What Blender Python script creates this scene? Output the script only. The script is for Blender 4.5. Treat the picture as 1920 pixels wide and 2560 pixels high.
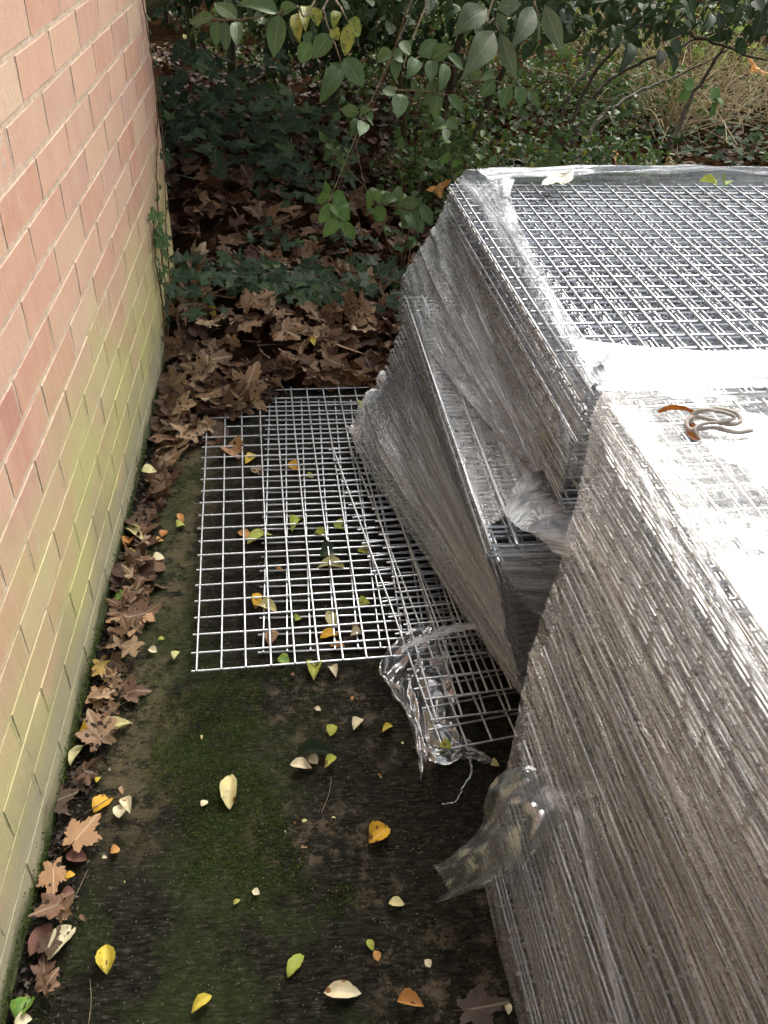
import bpy, bmesh, math, random
import numpy as np
from mathutils import Vector, Matrix, noise, Euler

for o in list(bpy.data.objects): bpy.data.objects.remove(o)
scene = bpy.context.scene
COL = scene.collection
random.seed(7); RNG = np.random.RandomState(11)

# ------------------------------------------------------------------ camera, sky, sun, exposure
CAM = {'R': [[0.995, -0.0839, 0.054], [0.0112, 0.6317, 0.7751], [-0.0991, -0.7706, 0.6295]], 'loc': [0.4334, 0.0, 1.3286], 'f': 2031.35}
cd = bpy.data.cameras.new('camera'); cam = bpy.data.objects.new('camera', cd); COL.objects.link(cam)
rr, uu, bb = CAM['R']
cam.matrix_world = Matrix(((rr[0],uu[0],bb[0],CAM['loc'][0]),(rr[1],uu[1],bb[1],CAM['loc'][1]),(rr[2],uu[2],bb[2],CAM['loc'][2]),(0,0,0,1)))
cd.sensor_fit = 'VERTICAL'; cd.sensor_height = 24.0; cd.lens = CAM['f']/2560*24.0
cd.clip_start = .02; cd.clip_end = 400
scene.camera = cam

SUN_EL, SUN_AZ = math.radians(43), math.radians(27)      # azimuth clockwise from +y
w = bpy.data.worlds.new('World'); scene.world = w; w.use_nodes = True
nt = w.node_tree; nt.nodes.clear()
sky = nt.nodes.new('ShaderNodeTexSky'); sky.sky_type = 'NISHITA'; sky.sun_disc = False
sky.sun_elevation = SUN_EL; sky.sun_rotation = SUN_AZ
sky.air_density = 2.6; sky.dust_density = 8.0; sky.ozone_density = 1.0
hs = nt.nodes.new('ShaderNodeHueSaturation'); hs.inputs['Saturation'].default_value = .35
bg = nt.nodes.new('ShaderNodeBackground'); bg.inputs['Strength'].default_value = .15
wo = nt.nodes.new('ShaderNodeOutputWorld')
nt.links.new(sky.outputs[0], hs.inputs['Color']); nt.links.new(hs.outputs[0], bg.inputs[0]); nt.links.new(bg.outputs[0], wo.inputs[0])
sd = bpy.data.lights.new('sun', 'SUN'); sd.energy = .9; sd.angle = math.radians(35); sd.color = (1, .96, .9)
so = bpy.data.objects.new('sun', sd); COL.objects.link(so)
sv = Vector((math.sin(SUN_AZ)*math.cos(SUN_EL), math.cos(SUN_AZ)*math.cos(SUN_EL), math.sin(SUN_EL)))
so.rotation_euler = sv.to_track_quat('Z', 'Y').to_euler(); so.location = (3, 5, 7)
vs = scene.view_settings; vs.view_transform = 'Standard'; vs.look = 'None'; vs.gamma = 1; vs.exposure = 1.0
scene.cycles.transparent_max_bounces = 24; scene.cycles.max_bounces = 8

# ------------------------------------------------------------------ node helpers
class M:
    def __init__(s, name):
        s.m = bpy.data.materials.new(name); s.m.use_nodes = True; s.t = s.m.node_tree; s.t.nodes.clear()
        s.out = s.t.nodes.new('ShaderNodeOutputMaterial')
    def n(s, typ, ins=None, **kw):
        nd = s.t.nodes.new('ShaderNode'+typ)
        for k, v in kw.items(): setattr(nd, k, v)
        for k, v in (ins or {}).items():
            if isinstance(v, bpy.types.NodeSocket): s.t.links.new(v, nd.inputs[k])
            else: nd.inputs[k].default_value = v
        return nd
    def geo(s): return s.n('NewGeometry').outputs['Position']
    def noise(s, vec, scale, detail=4, rough=.55, dist=0):
        return s.n('TexNoise', {'Vector': vec, 'Scale': scale, 'Detail': detail, 'Roughness': rough, 'Distortion': dist}).outputs['Fac']
    def scale(s, vec, sc, rot=(0,0,0)): return s.n('Mapping', {'Vector': vec, 'Scale': sc, 'Rotation': rot}).outputs[0]
    def ramp(s, fac, a, b, va=0., vb=1., smooth=True):
        return s.n('MapRange', {'Value': fac, 'From Min': a, 'From Max': b, 'To Min': va, 'To Max': vb}, interpolation_type='SMOOTHSTEP' if smooth else 'LINEAR').outputs[0]
    def math(s, op, a, b=0., c=0.): return s.n('Math', {0: a, 1: b, 2: c}, operation=op).outputs[0]
    def mix(s, f, a, b, blend='MIX'):
        nd = s.t.nodes.new('ShaderNodeMix'); nd.data_type = 'RGBA'; nd.blend_type = blend
        for k, v in ((0, f), (6, a), (7, b)):
            if isinstance(v, bpy.types.NodeSocket): s.t.links.new(v, nd.inputs[k])
            else: nd.inputs[k].default_value = v if k == 0 else (v+(1,) if len(v) == 3 else v)
        return nd.outputs[2]
    def colramp(s, fac, stops):
        nd = s.t.nodes.new('ShaderNodeValToRGB'); e = nd.color_ramp.elements
        while len(e) < len(stops): e.new(.5)
        for i, (p, c) in enumerate(stops): e[i].position = p; e[i].color = c+(1,)
        s.t.links.new(fac, nd.inputs[0]); return nd.outputs[0]
    def bump(s, h, strength, dist, normal=None):
        ins = {'Height': h, 'Strength': strength, 'Distance': dist}
        if normal is not None: ins['Normal'] = normal
        return s.n('Bump', ins).outputs[0]
    def pbr(s, **k):
        names = dict(color='Base Color', rough='Roughness', metal='Metallic', normal='Normal', spec='Specular IOR Level', coat='Coat Weight', coatr='Coat Roughness', subs='Subsurface Weight', sheen='Sheen Weight', trans='Transmission Weight')
        ins = {}
        for a, v in k.items(): ins[names[a]] = (v+(1,)) if isinstance(v, tuple) and len(v) == 3 and a == 'color' else v
        return s.n('BsdfPrincipled', ins).outputs[0]
    def end(s, sh): s.t.links.new(sh, s.out.inputs[0]); return s.m
def sep(m, v):
    nd = m.n('SeparateXYZ', {0: v}); return nd.outputs

# ------------------------------------------------------------------ materials
def mat_brick():
    m = M('brick'); p = m.geo(); x, y, z = sep(m, p)
    rnd = m.n('ObjectInfo').outputs['Random']
    base = m.colramp(rnd, [(0, (.50,.27,.20)), (.2, (.56,.34,.26)), (.4, (.58,.39,.29)), (.55, (.49,.29,.24)), (.7, (.62,.46,.34)), (.85, (.44,.22,.18)), (1, (.55,.37,.31))])
    n1 = m.noise(p, 9, 5); n2 = m.noise(m.scale(p, (1, 1, .35)), 60, 4); n3 = m.noise(p, 4, 3)
    # vertical drag bands of paler and pinker clay, as wirecut bricks have
    band = m.noise(m.scale(p, (1, 1, .12)), 26, 2)
    c = m.mix(m.ramp(band, .45, .62, 0, .35), base, (.60,.38,.28))
    c = m.mix(m.ramp(n1, .35, .7, 0, .35), c, (.64,.45,.33))
    c = m.mix(m.ramp(n2, .55, .75, 0, .22), c, (.36,.16,.10))
    # mortar smeared raggedly over the arrises
    gx, gy, gz = sep(m, m.n('TexCoord').outputs['Generated'])
    dy = m.math('MULTIPLY', m.math('MINIMUM', gy, m.math('SUBTRACT', 1., gy)), .2135)
    dz = m.math('MULTIPLY', m.math('MINIMUM', gz, m.math('SUBTRACT', 1., gz)), .065)
    ed = m.math('MINIMUM', dy, dz); rag = m.math('MULTIPLY', m.ramp(m.noise(p, 48, 5, .7), .42, .75), .0055)
    c = m.mix(m.math('MULTIPLY', m.ramp(m.math('SUBTRACT', ed, rag), .0008, -.0012), .65), c, (.62,.49,.39))
    c = algae(m, c, p, z, n1, n3)
    b = m.bump(m.noise(p, 220, 6, .7), .35, .004); b = m.bump(n2, .25, .004, b)
    return m.end(m.pbr(color=c, rough=.86, normal=b, spec=.25))
def algae(m, c, p, z, n1, n3):
    x, y, zz = sep(m, p)
    h = m.math('ADD', z, m.math('MULTIPLY', m.math('SUBTRACT', n3, .5), .55))
    lo = m.ramp(h, .66, .26); patch = m.ramp(m.noise(p, 5.5, 3), .33, .60, .42, .95)
    far = m.ramp(y, .25, 1.3, .55, 1.)
    f = m.math('MULTIPLY', m.math('MULTIPLY', lo, patch), far)
    c = m.mix(f, c, (.50,.49,.22))
    c = m.mix(m.math('MULTIPLY', m.ramp(h, .26, .10), m.ramp(n1, .3, .6, .35, .85)), c, (.36,.35,.20))
    # grey limewash like bloom low on the wall, then dark wet moss at the foot
    g = m.math('ADD', z, m.math('MULTIPLY', m.math('SUBTRACT', m.noise(m.scale(p, (1, .5, 1)), 14, 5), .5), .13))
    c = m.mix(m.math('MULTIPLY', m.ramp(g, .16, .09), .55), c, (.34,.33,.26))
    c = m.mix(m.ramp(g, .065, .02, 0, .92), c, (.055,.075,.025))
    st = m.noise(m.scale(p, (1, 8, .7)), 11, 4)
    return m.mix(m.math('MULTIPLY', m.ramp(st, .60, .74), m.ramp(z, .6, .1, 0, .5)), c, (.22,.22,.12))
def mat_mortar():
    m = M('mortar'); p = m.geo(); x, y, z = sep(m, p)
    n1 = m.noise(p, 9, 5); n3 = m.noise(p, 4, 3)
    c = m.mix(m.ramp(m.noise(p, 40, 4), .35, .65), (.62,.50,.40), (.52,.40,.32))
    c = algae(m, c, p, z, n1, n3)
    b = m.bump(m.noise(p, 300, 5, .7), .6, .004)
    return m.end(m.pbr(color=c, rough=.95, normal=b, spec=.15))
def mat_concrete():
    m = M('wet_mossy_concrete'); p = m.geo(); x, y, z = sep(m, p)
    ns = m.noise(m.scale(p, (5, 34, 1)), 6, 6, .72)                 # brush strokes run across the slab
    fine = m.noise(m.scale(p, (60, 190, 60)), 1.2, 6, .7)
    big = m.noise(p, 3.1, 5, .6); med = m.noise(p, 13, 6, .68)
    c = m.mix(m.ramp(ns, .38, .66), (.004,.005,.003), (.030,.029,.019))
    tan = m.math('MULTIPLY', m.ramp(m.noise(p, 22, 7, .75), .50, .60), m.ramp(big, .46, .60))
    c = m.mix(m.math('MULTIPLY', tan, .85), c, (.14,.112,.078))
    brown = m.math('MULTIPLY', m.ramp(m.math('ADD', x, m.math('MULTIPLY', m.math('SUBTRACT', med, .5), .22)), .23, .14), m.ramp(y, .62, .9))
    brown = m.math('MULTIPLY', brown, m.ramp(m.noise(p, 24, 5, .7), .40, .56))
    c = m.mix(m.math('MULTIPLY', brown, .9), c, (.150,.128,.074))
    mossz = m.math('MULTIPLY', m.ramp(m.noise(p, 4.7, 5, .62), .46, .56), m.ramp(m.math('ADD', x, m.math('MULTIPLY', y, .22)), .80, .45))
    mtex = m.ramp(m.noise(p, 120, 5, .75), .3, .7, .35, 1)
    moss = m.mix(m.noise(p, 70, 4), (.014,.028,.007), (.056,.082,.020))
    c = m.mix(m.math('MULTIPLY', m.math('MULTIPLY', mossz, mtex), .9), c, moss)
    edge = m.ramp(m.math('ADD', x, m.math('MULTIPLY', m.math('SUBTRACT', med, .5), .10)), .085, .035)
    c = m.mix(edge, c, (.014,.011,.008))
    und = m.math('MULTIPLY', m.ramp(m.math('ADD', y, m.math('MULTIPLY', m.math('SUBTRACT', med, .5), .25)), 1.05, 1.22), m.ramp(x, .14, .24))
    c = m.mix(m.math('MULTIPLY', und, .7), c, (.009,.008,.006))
    g2 = m.noise(m.scale(p, (55, 150, 90)), 1, 6, .8)
    c = m.mix(m.ramp(g2, .52, .66, 0, .85), c, m.mix(.6, c, (.15,.132,.10)))
    c = m.mix(m.ramp(g2, .48, .34, 0, .8), c, (.004,.004,.003))
    # grit: pale specks
    sp = m.n('TexVoronoi', {'Vector': p, 'Scale': 170}).outputs['Distance']
    spk = m.math('MULTIPLY', m.ramp(sp, .26, .12), m.ramp(m.noise(p, 60, 2), .52, .60))
    c = m.mix(spk, c, (.20,.18,.14))
    b = m.bump(ns, .8, .012); b = m.bump(fine, 1., .005, b); b = m.bump(m.noise(p, 130, 6, .8), .9, .008, b)
    r = m.ramp(m.noise(p, 30, 4), .35, .65, .55, .95)
    return m.end(m.pbr(color=c, rough=r, normal=b, spec=.14))
def mat_soil():
    m = M('leaf_mould_soil'); p = m.geo()
    n = m.noise(p, 18, 8, .7)
    c = m.colramp(n, [(.3, (.012,.008,.005)), (.5, (.035,.020,.011)), (.62, (.08,.042,.020)), (.75, (.03,.022,.010))])
    b = m.bump(n, 1, .03); b = m.bump(m.noise(p, 120, 5, .8), .8, .01, b)
    return m.end(m.pbr(color=c, rough=.95, normal=b, spec=0.))
def mat_galv():
    m = M('galvanised_wire'); p = m.geo()
    n = m.noise(p, 260, 4, .7); n2 = m.noise(p, 30, 3)
    c = m.mix(m.ramp(n, .35, .65), (.36,.38,.42), (.58,.60,.64))
    r = m.ramp(n2, .3, .7, .26, .40)
    b = m.bump(m.noise(p, 420, 3, .6), .35, .0012)
    return m.end(m.pbr(color=c, rough=r, metal=.85, normal=b))
def mat_film(name, opac, streak=1., plain=False, tint=(.92,.93,.95), milk=.25, rough=.10, uvs=(3, 90), holes=0., bumpd=.003, lum=.55):
    """clear stretch film wound in several plies: u along the pull, v across it"""
    m = M(name); uv = m.n('UVMap').outputs[0]; p = m.geo()
    s1 = m.noise(m.scale(uv, (uvs[0], uvs[1], 1)), 1, 6, .68, .25)
    s2 = m.noise(m.scale(uv, (uvs[0]*2.2, uvs[1]*3.2, 1)), 1, 4, .7, .2)
    s3 = m.noise(m.scale(uv, (uvs[0]*.8, uvs[1]*.12, 1)), 1, 4, .6, .5)
    f = m.math('ADD', m.math('MULTIPLY', m.ramp(s1, .35, .72), .55*streak), .30 if plain else m.math('MULTIPLY', m.ramp(s3, .3, .7), .45))
    f = m.math('ADD', f, m.math('MULTIPLY', m.ramp(s2, .58, .80), .7*streak))
    f = m.math('MULTIPLY_ADD', f, opac*1.05, opac*.22)
    lw = m.n('LayerWeight', {'Blend': .45}).outputs['Facing']
    f = m.math('ADD', f, m.math('MULTIPLY', lw, .22*opac))
    if holes > 0:
        f = m.math('MULTIPLY', f, m.ramp(m.noise(p, 7, 5, .6), holes-.05, holes+.06, .18, 1.))
    f = m.n('Clamp', {0: f, 1: 0., 2: .97}).outputs[0]
    b = m.bump(s1, .9, bumpd); b = m.bump(s2, .8, bumpd*.4, b); b = m.bump(m.noise(p, 55, 4, .6), .35, .006, b)
    gl = m.n('BsdfAnisotropic', {'Color': tint+(1,), 'Roughness': rough, 'Normal': b}).outputs[0]
    cc = m.mix(m.ramp(s2, .50, .72), (lum*.70, lum*.80, lum*.92), (min(.86, lum*2.2), min(.92, lum*2.35), min(.98, lum*2.5)))  # streak sparkles and a cool cast against brick bounce put into the colour
    df = m.n('BsdfDiffuse', {'Color': cc, 'Normal': b}).outputs[0]
    tl = m.n('BsdfTranslucent', {'Color': cc, 'Normal': b}).outputs[0]
    body = m.n('MixShader', {0: .55, 1: df, 2: tl}).outputs[0]
    sol = m.n('MixShader', {0: milk, 1: gl, 2: body}).outputs[0]
    tr = m.n('BsdfTransparent', {'Color': (.96, .965, .97, 1)}).outputs[0]
    return m.end(m.n('MixShader', {0: f, 1: tr, 2: sol}).outputs[0])
def mat_leaf(name, stops, rough=.5, spots=0., spotc=(.02,.012,.008), island=False, trans=.25, coat=0., veins=.3, mott=None, spec=.28):
    m = M(name); p = m.geo(); uv = m.n('UVMap').outputs[0]
    rnd = m.n('NewGeometry').outputs['Random Per Island'] if island else m.n('ObjectInfo').outputs['Random']
    c = m.colramp(rnd, stops)
    loc = m.n('TexCoord').outputs['Object'] if not island else p
    nz = m.noise(p, 55, 5, .65)
    c = m.mix(m.ramp(nz, .3, .7, 0, .35), c, m.mix(.6, c, (.0,.0,.0)))
    u, v, _ = sep(m, uv)
    mid = m.ramp(m.math('ABSOLUTE', m.math('SUBTRACT', v, .5)), .0, .035, 1, 0)
    side = m.math('SINE', m.math('MULTIPLY_ADD', u, 55, m.math('MULTIPLY', m.math('ABSOLUTE', m.math('SUBTRACT', v, .5)), -60)))
    sv_ = m.ramp(side, .75, 1, 0, .5)
    c = m.mix(m.math('MULTIPLY', m.math('MAXIMUM', mid, m.math('MULTIPLY', sv_, .35)), veins), c, m.mix(.5, c, (.9,.85,.6)))
    if mott: c = m.mix(m.math('MULTIPLY', m.ramp(m.noise(p, 95, 4, .6), .48, .62), mott[1]), c, mott[0])
    if spots > 0:
        vd = m.n('TexVoronoi', {'Vector': p, 'Scale': 62.}).outputs['Distance']
        sel = m.ramp(m.noise(p, 16, 2), .60-spots*.3, .64-spots*.3)
        c = m.mix(m.math('MULTIPLY', m.ramp(vd, .34, .24), sel), c, spotc)
        c = m.mix(m.ramp(m.noise(p, 23, 4), .66, .74, 0, spots), c, spotc)
    b = m.bump(m.math('ADD', mid, m.math('MULTIPLY', sv_, .4)), .4, .002); b = m.bump(nz, .4, .003, b)
    s = m.pbr(color=c, rough=rough, normal=b, spec=spec, coat=coat)
    if trans > 0:
        t = m.n('BsdfTranslucent', {'Color': c}).outputs[0]
        s = m.n('MixShader', {0: trans, 1: s, 2: t}).outputs[0]
    return m.end(s)
def mat_plain(name, c1, c2, sc=60, rough=.8, bump=.003, spec=.3):
    m = M(name); p = m.geo(); n = m.noise(p, sc, 5, .65)
    return m.end(m.pbr(color=m.mix(m.ramp(n, .35, .65), c1, c2), rough=rough, normal=m.bump(n, .8, bump), spec=spec))

MT = dict(brick=mat_brick(), mortar=mat_mortar(), concrete=mat_concrete(), soil=mat_soil(), galv=mat_galv())
MT['bark'] = mat_plain('bark', (.035,.028,.020), (.09,.07,.045), 45)
MT['greenbark'] = mat_plain('algae_green_bark', (.05,.055,.025), (.10,.10,.05), 30)
MT['twig'] = mat_plain('twig', (.10,.08,.05), (.20,.16,.10), 80, .7)
MT['straw'] = mat_plain('dry_stalk', (.34,.26,.14), (.62,.52,.34), 50, .8)
MT['deadtwig'] = mat_plain('dead_brown_stem', (.10,.055,.03), (.22,.13,.07), 50, .8)
GREEN = [(0,(.030,.060,.022)),(.3,(.045,.085,.030)),(.6,(.035,.070,.030)),(.85,(.060,.105,.035)),(1,(.04,.07,.03))]
LM = dict(
 mid=mat_leaf('shrub_leaf', [(0,(.065,.125,.048)),(.5,(.082,.150,.055)),(1,(.095,.170,.065))], .42),
 mott=mat_leaf('mottled_leaf', [(0,(.30,.32,.05)),(.5,(.22,.27,.05)),(1,(.36,.34,.06))], .5, mott=((.06,.11,.04), .8)),
 bright=mat_leaf('fresh_leaf', [(0,(.10,.21,.055)),(.5,(.12,.24,.065)),(1,(.14,.26,.07))], .45),
 lance=mat_leaf('grey_green_leaf', [(0,(.085,.120,.070)),(.5,(.095,.135,.075)),(1,(.075,.11,.06))], .6),
 dark=mat_leaf('dark_leaf', [(0,(.022,.042,.020)),(.5,(.030,.055,.025)),(1,(.04,.07,.03))], .45),
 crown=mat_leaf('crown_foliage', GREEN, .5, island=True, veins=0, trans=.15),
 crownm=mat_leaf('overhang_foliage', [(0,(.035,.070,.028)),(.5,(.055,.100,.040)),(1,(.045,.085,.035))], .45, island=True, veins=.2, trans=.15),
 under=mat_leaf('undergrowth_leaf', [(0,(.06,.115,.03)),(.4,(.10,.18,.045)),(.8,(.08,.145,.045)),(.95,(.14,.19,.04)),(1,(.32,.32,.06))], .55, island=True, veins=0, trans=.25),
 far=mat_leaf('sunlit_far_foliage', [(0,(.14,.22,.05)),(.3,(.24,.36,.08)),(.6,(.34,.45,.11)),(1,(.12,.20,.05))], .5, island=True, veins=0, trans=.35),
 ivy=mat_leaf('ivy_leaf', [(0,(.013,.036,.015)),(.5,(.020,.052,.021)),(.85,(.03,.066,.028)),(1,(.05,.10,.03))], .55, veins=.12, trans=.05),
 ivyi=mat_leaf('ivy_cover', [(0,(.014,.034,.014)),(.5,(.026,.058,.022)),(.85,(.04,.08,.032)),(1,(.07,.12,.04))], .7, spec=.15, veins=0, trans=.05, island=True),
 ivyb=mat_leaf('young_ivy_leaf', [(0,(.06,.14,.03)),(.5,(.04,.09,.03)),(1,(.10,.19,.05))], .4),
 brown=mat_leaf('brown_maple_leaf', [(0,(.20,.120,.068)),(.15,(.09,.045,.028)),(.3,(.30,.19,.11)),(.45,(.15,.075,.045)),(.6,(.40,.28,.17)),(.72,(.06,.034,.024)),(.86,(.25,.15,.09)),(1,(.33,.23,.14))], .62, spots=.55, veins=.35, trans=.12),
 brownd=mat_leaf('shaded_brown_leaf', [(0,(.19,.105,.060)),(.3,(.09,.045,.027)),(.6,(.26,.15,.080)),(1,(.07,.038,.025))], .6, spots=.3, veins=.3, trans=.1),  # darker copy of brown for the back, shade put into the colour
 litter=mat_leaf('leaf_litter', [(0,(.09,.045,.024)),(.3,(.035,.018,.012)),(.6,(.13,.07,.038)),(.8,(.06,.03,.02)),(1,(.18,.11,.06))], .65, veins=0, trans=.05, island=True),
 pale=mat_leaf('pale_yellow_leaf', [(0,(.66,.60,.28)),(.5,(.72,.66,.36)),(1,(.60,.60,.27))], .5, spots=.32, spotc=(.25,.14,.05)),
 yellow=mat_leaf('yellow_leaf', [(0,(.70,.52,.06)),(.5,(.66,.56,.08)),(1,(.74,.55,.10))], .5, spots=.35, spotc=(.22,.12,.03)),
 gold=mat_leaf('golden_leaf', [(0,(.68,.40,.03)),(.5,(.66,.36,.03)),(1,(.72,.45,.05))], .5, spots=.35, spotc=(.20,.09,.03)),
 orange=mat_leaf('orange_leaf', [(0,(.56,.26,.07)),(.5,(.62,.34,.12)),(1,(.50,.22,.06))], .55, spots=.3, spotc=(.2,.08,.04)),
 cream=mat_leaf('cream_leaf', [(0,(.80,.72,.48)),(.5,(.76,.68,.46)),(1,(.82,.76,.55))], .5, spots=.32, spotc=(.35,.18,.08)),
 green=mat_leaf('green_fallen_leaf', [(0,(.12,.26,.04)),(1,(.16,.30,.05))], .45, mott=((.45,.45,.08), .5)),
 lime=mat_leaf('lime_leaf', [(0,(.42,.46,.08)),(.5,(.34,.42,.07)),(1,(.48,.48,.12))], .5, spots=.32, spotc=(.2,.13,.04)),
 pink=mat_leaf('dull_pink_leaf', [(0,(.30,.13,.11)),(1,(.24,.12,.09))], .6, spots=.1),
 mtan=mat_leaf('tan_maple_leaf', [(0,(.36,.20,.10)),(.5,(.40,.24,.13)),(1,(.32,.17,.085))], .6, spots=.35, veins=.4, trans=.12),
 mgold=mat_leaf('yellow_maple_leaf', [(0,(.52,.38,.10)),(1,(.50,.34,.10))], .55, spots=.5, spotc=(.16,.08,.04)),
 mdark=mat_leaf('decayed_leaf', [(0,(.050,.032,.024)),(.5,(.10,.062,.042)),(1,(.065,.048,.040))], .55, spots=.2),
)
LM['tan'] = LM['mtan']
MT['film_side'] = mat_film('film_over_wire_ends', .35, 1.7, tint=(.93,.92,.90), milk=.36, uvs=(3.5, 64), lum=.13, rough=.13, bumpd=.011)  # brown reflection of the brick wall put into the tint
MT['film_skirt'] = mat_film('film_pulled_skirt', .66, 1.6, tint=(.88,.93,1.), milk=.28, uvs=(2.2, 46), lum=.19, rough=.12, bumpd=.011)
MT['film_top'] = mat_film('film_top_plies', .54, .9, tint=(.97,.98,1.), milk=.30, uvs=(4, 30), holes=.52, lum=.6, rough=.18)
MT['film_thin'] = mat_film('film_single_ply', .42, 1.4, milk=.3, uvs=(3, 22), lum=.7)
MT['film_curl'] = mat_film('film_loose_curl', .80, .3, True, milk=.42, uvs=(1.2, 5), lum=.40, rough=.10, bumpd=.002)
MT['film_clear'] = mat_film('film_clear_ply', .26, 1.6, milk=.2, uvs=(3, 26), lum=.5, bumpd=.006)
MT['film_white'] = mat_film('film_bunched', .95, 1.6, tint=(.95,.98,1.), milk=.50, uvs=(2.5, 60), lum=.9, rough=.18, holes=.36)  # sky reflection put into the film as a bright white body colour

# ------------------------------------------------------------------ object helpers
def link(o, parent=None):
    COL.objects.link(o)
    if parent is not None: o.parent = parent
    return o
def obj(name, me, mat=None, parent=None):
    if mat is not None and len(me.materials) == 0: me.materials.append(mat)
    return link(bpy.data.objects.new(name, me), parent)
def tag(o, label, cat, group=None):
    o['label'] = label; o['category'] = cat
    if group: o['group'] = group
    return o
def thing(name, label, cat, loc=(0,0,0), group=None, rz=0.):
    o = bpy.data.objects.new(name, None); o.empty_display_size = .05; COL.objects.link(o)
    o.location = loc; o.rotation_euler = (0, 0, rz); return tag(o, label, cat, group)
def mesh(name, V, F, uv=None, smooth=False):
    me = bpy.data.meshes.new(name); me.from_pydata([tuple(v) for v in V], [], F)
    if uv is not None:
        L = me.uv_layers.new(name='UVMap')
        idx = np.empty(len(me.loops), dtype=np.int32); me.loops.foreach_get('vertex_index', idx)
        L.data.foreach_set('uv', np.asarray(uv, dtype=np.float32)[idx].ravel())
    if smooth: me.polygons.foreach_set('use_smooth', [True]*len(me.polygons))
    me.update(); return me
def box_data(x0, x1, y0, y1, z0, z1):
    V = [(x,y,z) for x in (x0,x1) for y in (y0,y1) for z in (z0,z1)]
    F = [(0,1,3,2),(4,6,7,5),(0,4,5,1),(2,3,7,6),(0,2,6,4),(1,5,7,3)]
    return V, F
def join(parts):
    V, F, UV = [], [], []
    for p in parts:
        n = len(V); V += list(p[0]); F += [tuple(i+n for i in f) for f in p[1]]
        if len(p) > 2: UV += list(p[2])
    return (V, F, UV) if UV else (V, F)
def tube(pts, r, sides=6, r1=None, cap=True):
    pts = [Vector(p) for p in pts]; V, F = [], []
    n = len(pts); up = Vector((.31,.17,.93)).normalized()
    for i, p in enumerate(pts):
        t = (pts[min(i+1, n-1)]-pts[max(i-1, 0)]).normalized()
        a = t.cross(up)
        if a.length < .05: a = t.cross(Vector((1,0,0)))
        a.normalize(); b = t.cross(a)
        rad = r if r1 is None else r+(r1-r)*i/(n-1)
        for k in range(sides):
            an = 2*math.pi*k/sides; V.append(p+(a*math.cos(an)+b*math.sin(an))*rad)
    for i in range(n-1):
        for k in range(sides):
            k2 = (k+1) % sides; F.append((i*sides+k, i*sides+k2, (i+1)*sides+k2, (i+1)*sides+k))
    if cap: F.append(tuple(range(sides))[::-1]); F.append(tuple((n-1)*sides+k for k in range(sides)))
    return V, F
def curve_pts(pts, n=8, jit=0.):
    """Catmull-Rom through pts"""
    P = [Vector(p) for p in pts]; P = [2*P[0]-P[1]]+P+[2*P[-1]-P[-2]]; out = []
    for i in range(1, len(P)-2):
        for k in range(n):
            t = k/n; a, b, c, d = P[i-1], P[i], P[i+1], P[i+2]
            q = .5*((2*b)+(c-a)*t+(2*a-5*b+4*c-d)*t*t+(3*b-a-3*c+d)*t**3)
            if jit: q = q+Vector((random.gauss(0,jit), random.gauss(0,jit), random.gauss(0,jit)))
            out.append(q)
    out.append(P[-2]); return out

# ------------------------------------------------------------------ leaf templates (unit length along +x, width along y)
def ovate(n=7, wide=.5, peak=.42, fold=.10, curl=.08, sharp=1.3, serr=0., seed=0):
    r = random.Random(seed); V, F, UV = [], [], []
    for i in range(n+1):
        t = i/n
        w_ = wide*(math.sin(math.pi*t**(math.log(.5)/math.log(peak)))**(1/sharp) if 0 < t < 1 else .02)
        w_ *= 1+serr*(r.random()-.5)
        zc = -curl*(t-.35)**2*4+.02*math.sin(7*t+seed)
        for s, k in ((-1,0),(-.5,1),(0,2),(.5,3),(1,4)):
            V.append((t, s*w_, zc+fold*abs(s)*w_*2-.10*fold*(s*s)+.012*math.sin(11*t+3*s+seed))); UV.append((t, .5+s*.5))
    for i in range(n):
        for k in range(4): a = i*5+k; F.append((a, a+1, a+6, a+5))
    return V, F, UV
def lobed(kind='maple', seed=0, curl=.25):
    """five lobes about a petiole at the origin, tip towards +x"""
    r = random.Random(seed)
    if kind == 'maple':
        tips = [(-122,.55),(-62,.86),(0,1.),(62,.86),(122,.55)]; notch = .56; ser = 2
    else:
        tips = [(-115,.50),(-55,.70),(0,1.),(55,.70),(115,.50)]; notch = .46; ser = 0
    out = []
    def pol(a, d): return (math.cos(math.radians(a))*d, math.sin(math.radians(a))*d)
    out.append(pol(-170, .20))
    for i, (a, d) in enumerate(tips):
        a += r.uniform(-5, 5); d *= r.uniform(.9, 1.08)
        if ser:
            out += [pol(a-24, d*.62), pol(a-20, d*.80), pol(a-12, d*.76), pol(a-8, d*.92), pol(a, d*1.03), pol(a+8, d*.90), pol(a+13, d*.77), pol(a+20, d*.79), pol(a+24, d*.62)]
        else:
            out += [pol(a-15, d*.70), pol(a, d), pol(a+15, d*.70)]
        if i < 4: out.append(pol((a+tips[i+1][0])/2, notch*r.uniform(.85,1.1)))
    out.append(pol(170, .20))
    n = len(out); ph = r.uniform(0, 6); ax = r.uniform(0, math.pi)
    def z(x, y):
        d = math.hypot(x, y); q = x*math.cos(ax)+y*math.sin(ax)
        return curl*(.55*q*abs(q)+.30*d*d*math.sin(2*math.atan2(y, x)+ph))+.10*curl*math.sin(9*x+ph)*math.cos(8*y)
    V = [(0,0,z(0,0))]; UV = [(0,.5)]
    for f in (.5, 1.):
        for x, y in out: V.append((x*f, y*f, z(x*f, y*f))); UV.append((x*f, .5+y*f*.5))
    F = []
    for i in range(n-1):
        F.append((0, 1+i, 2+i)); F.append((1+i, 1+n+i, 2+n+i, 2+i))
    return V, F, UV
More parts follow.
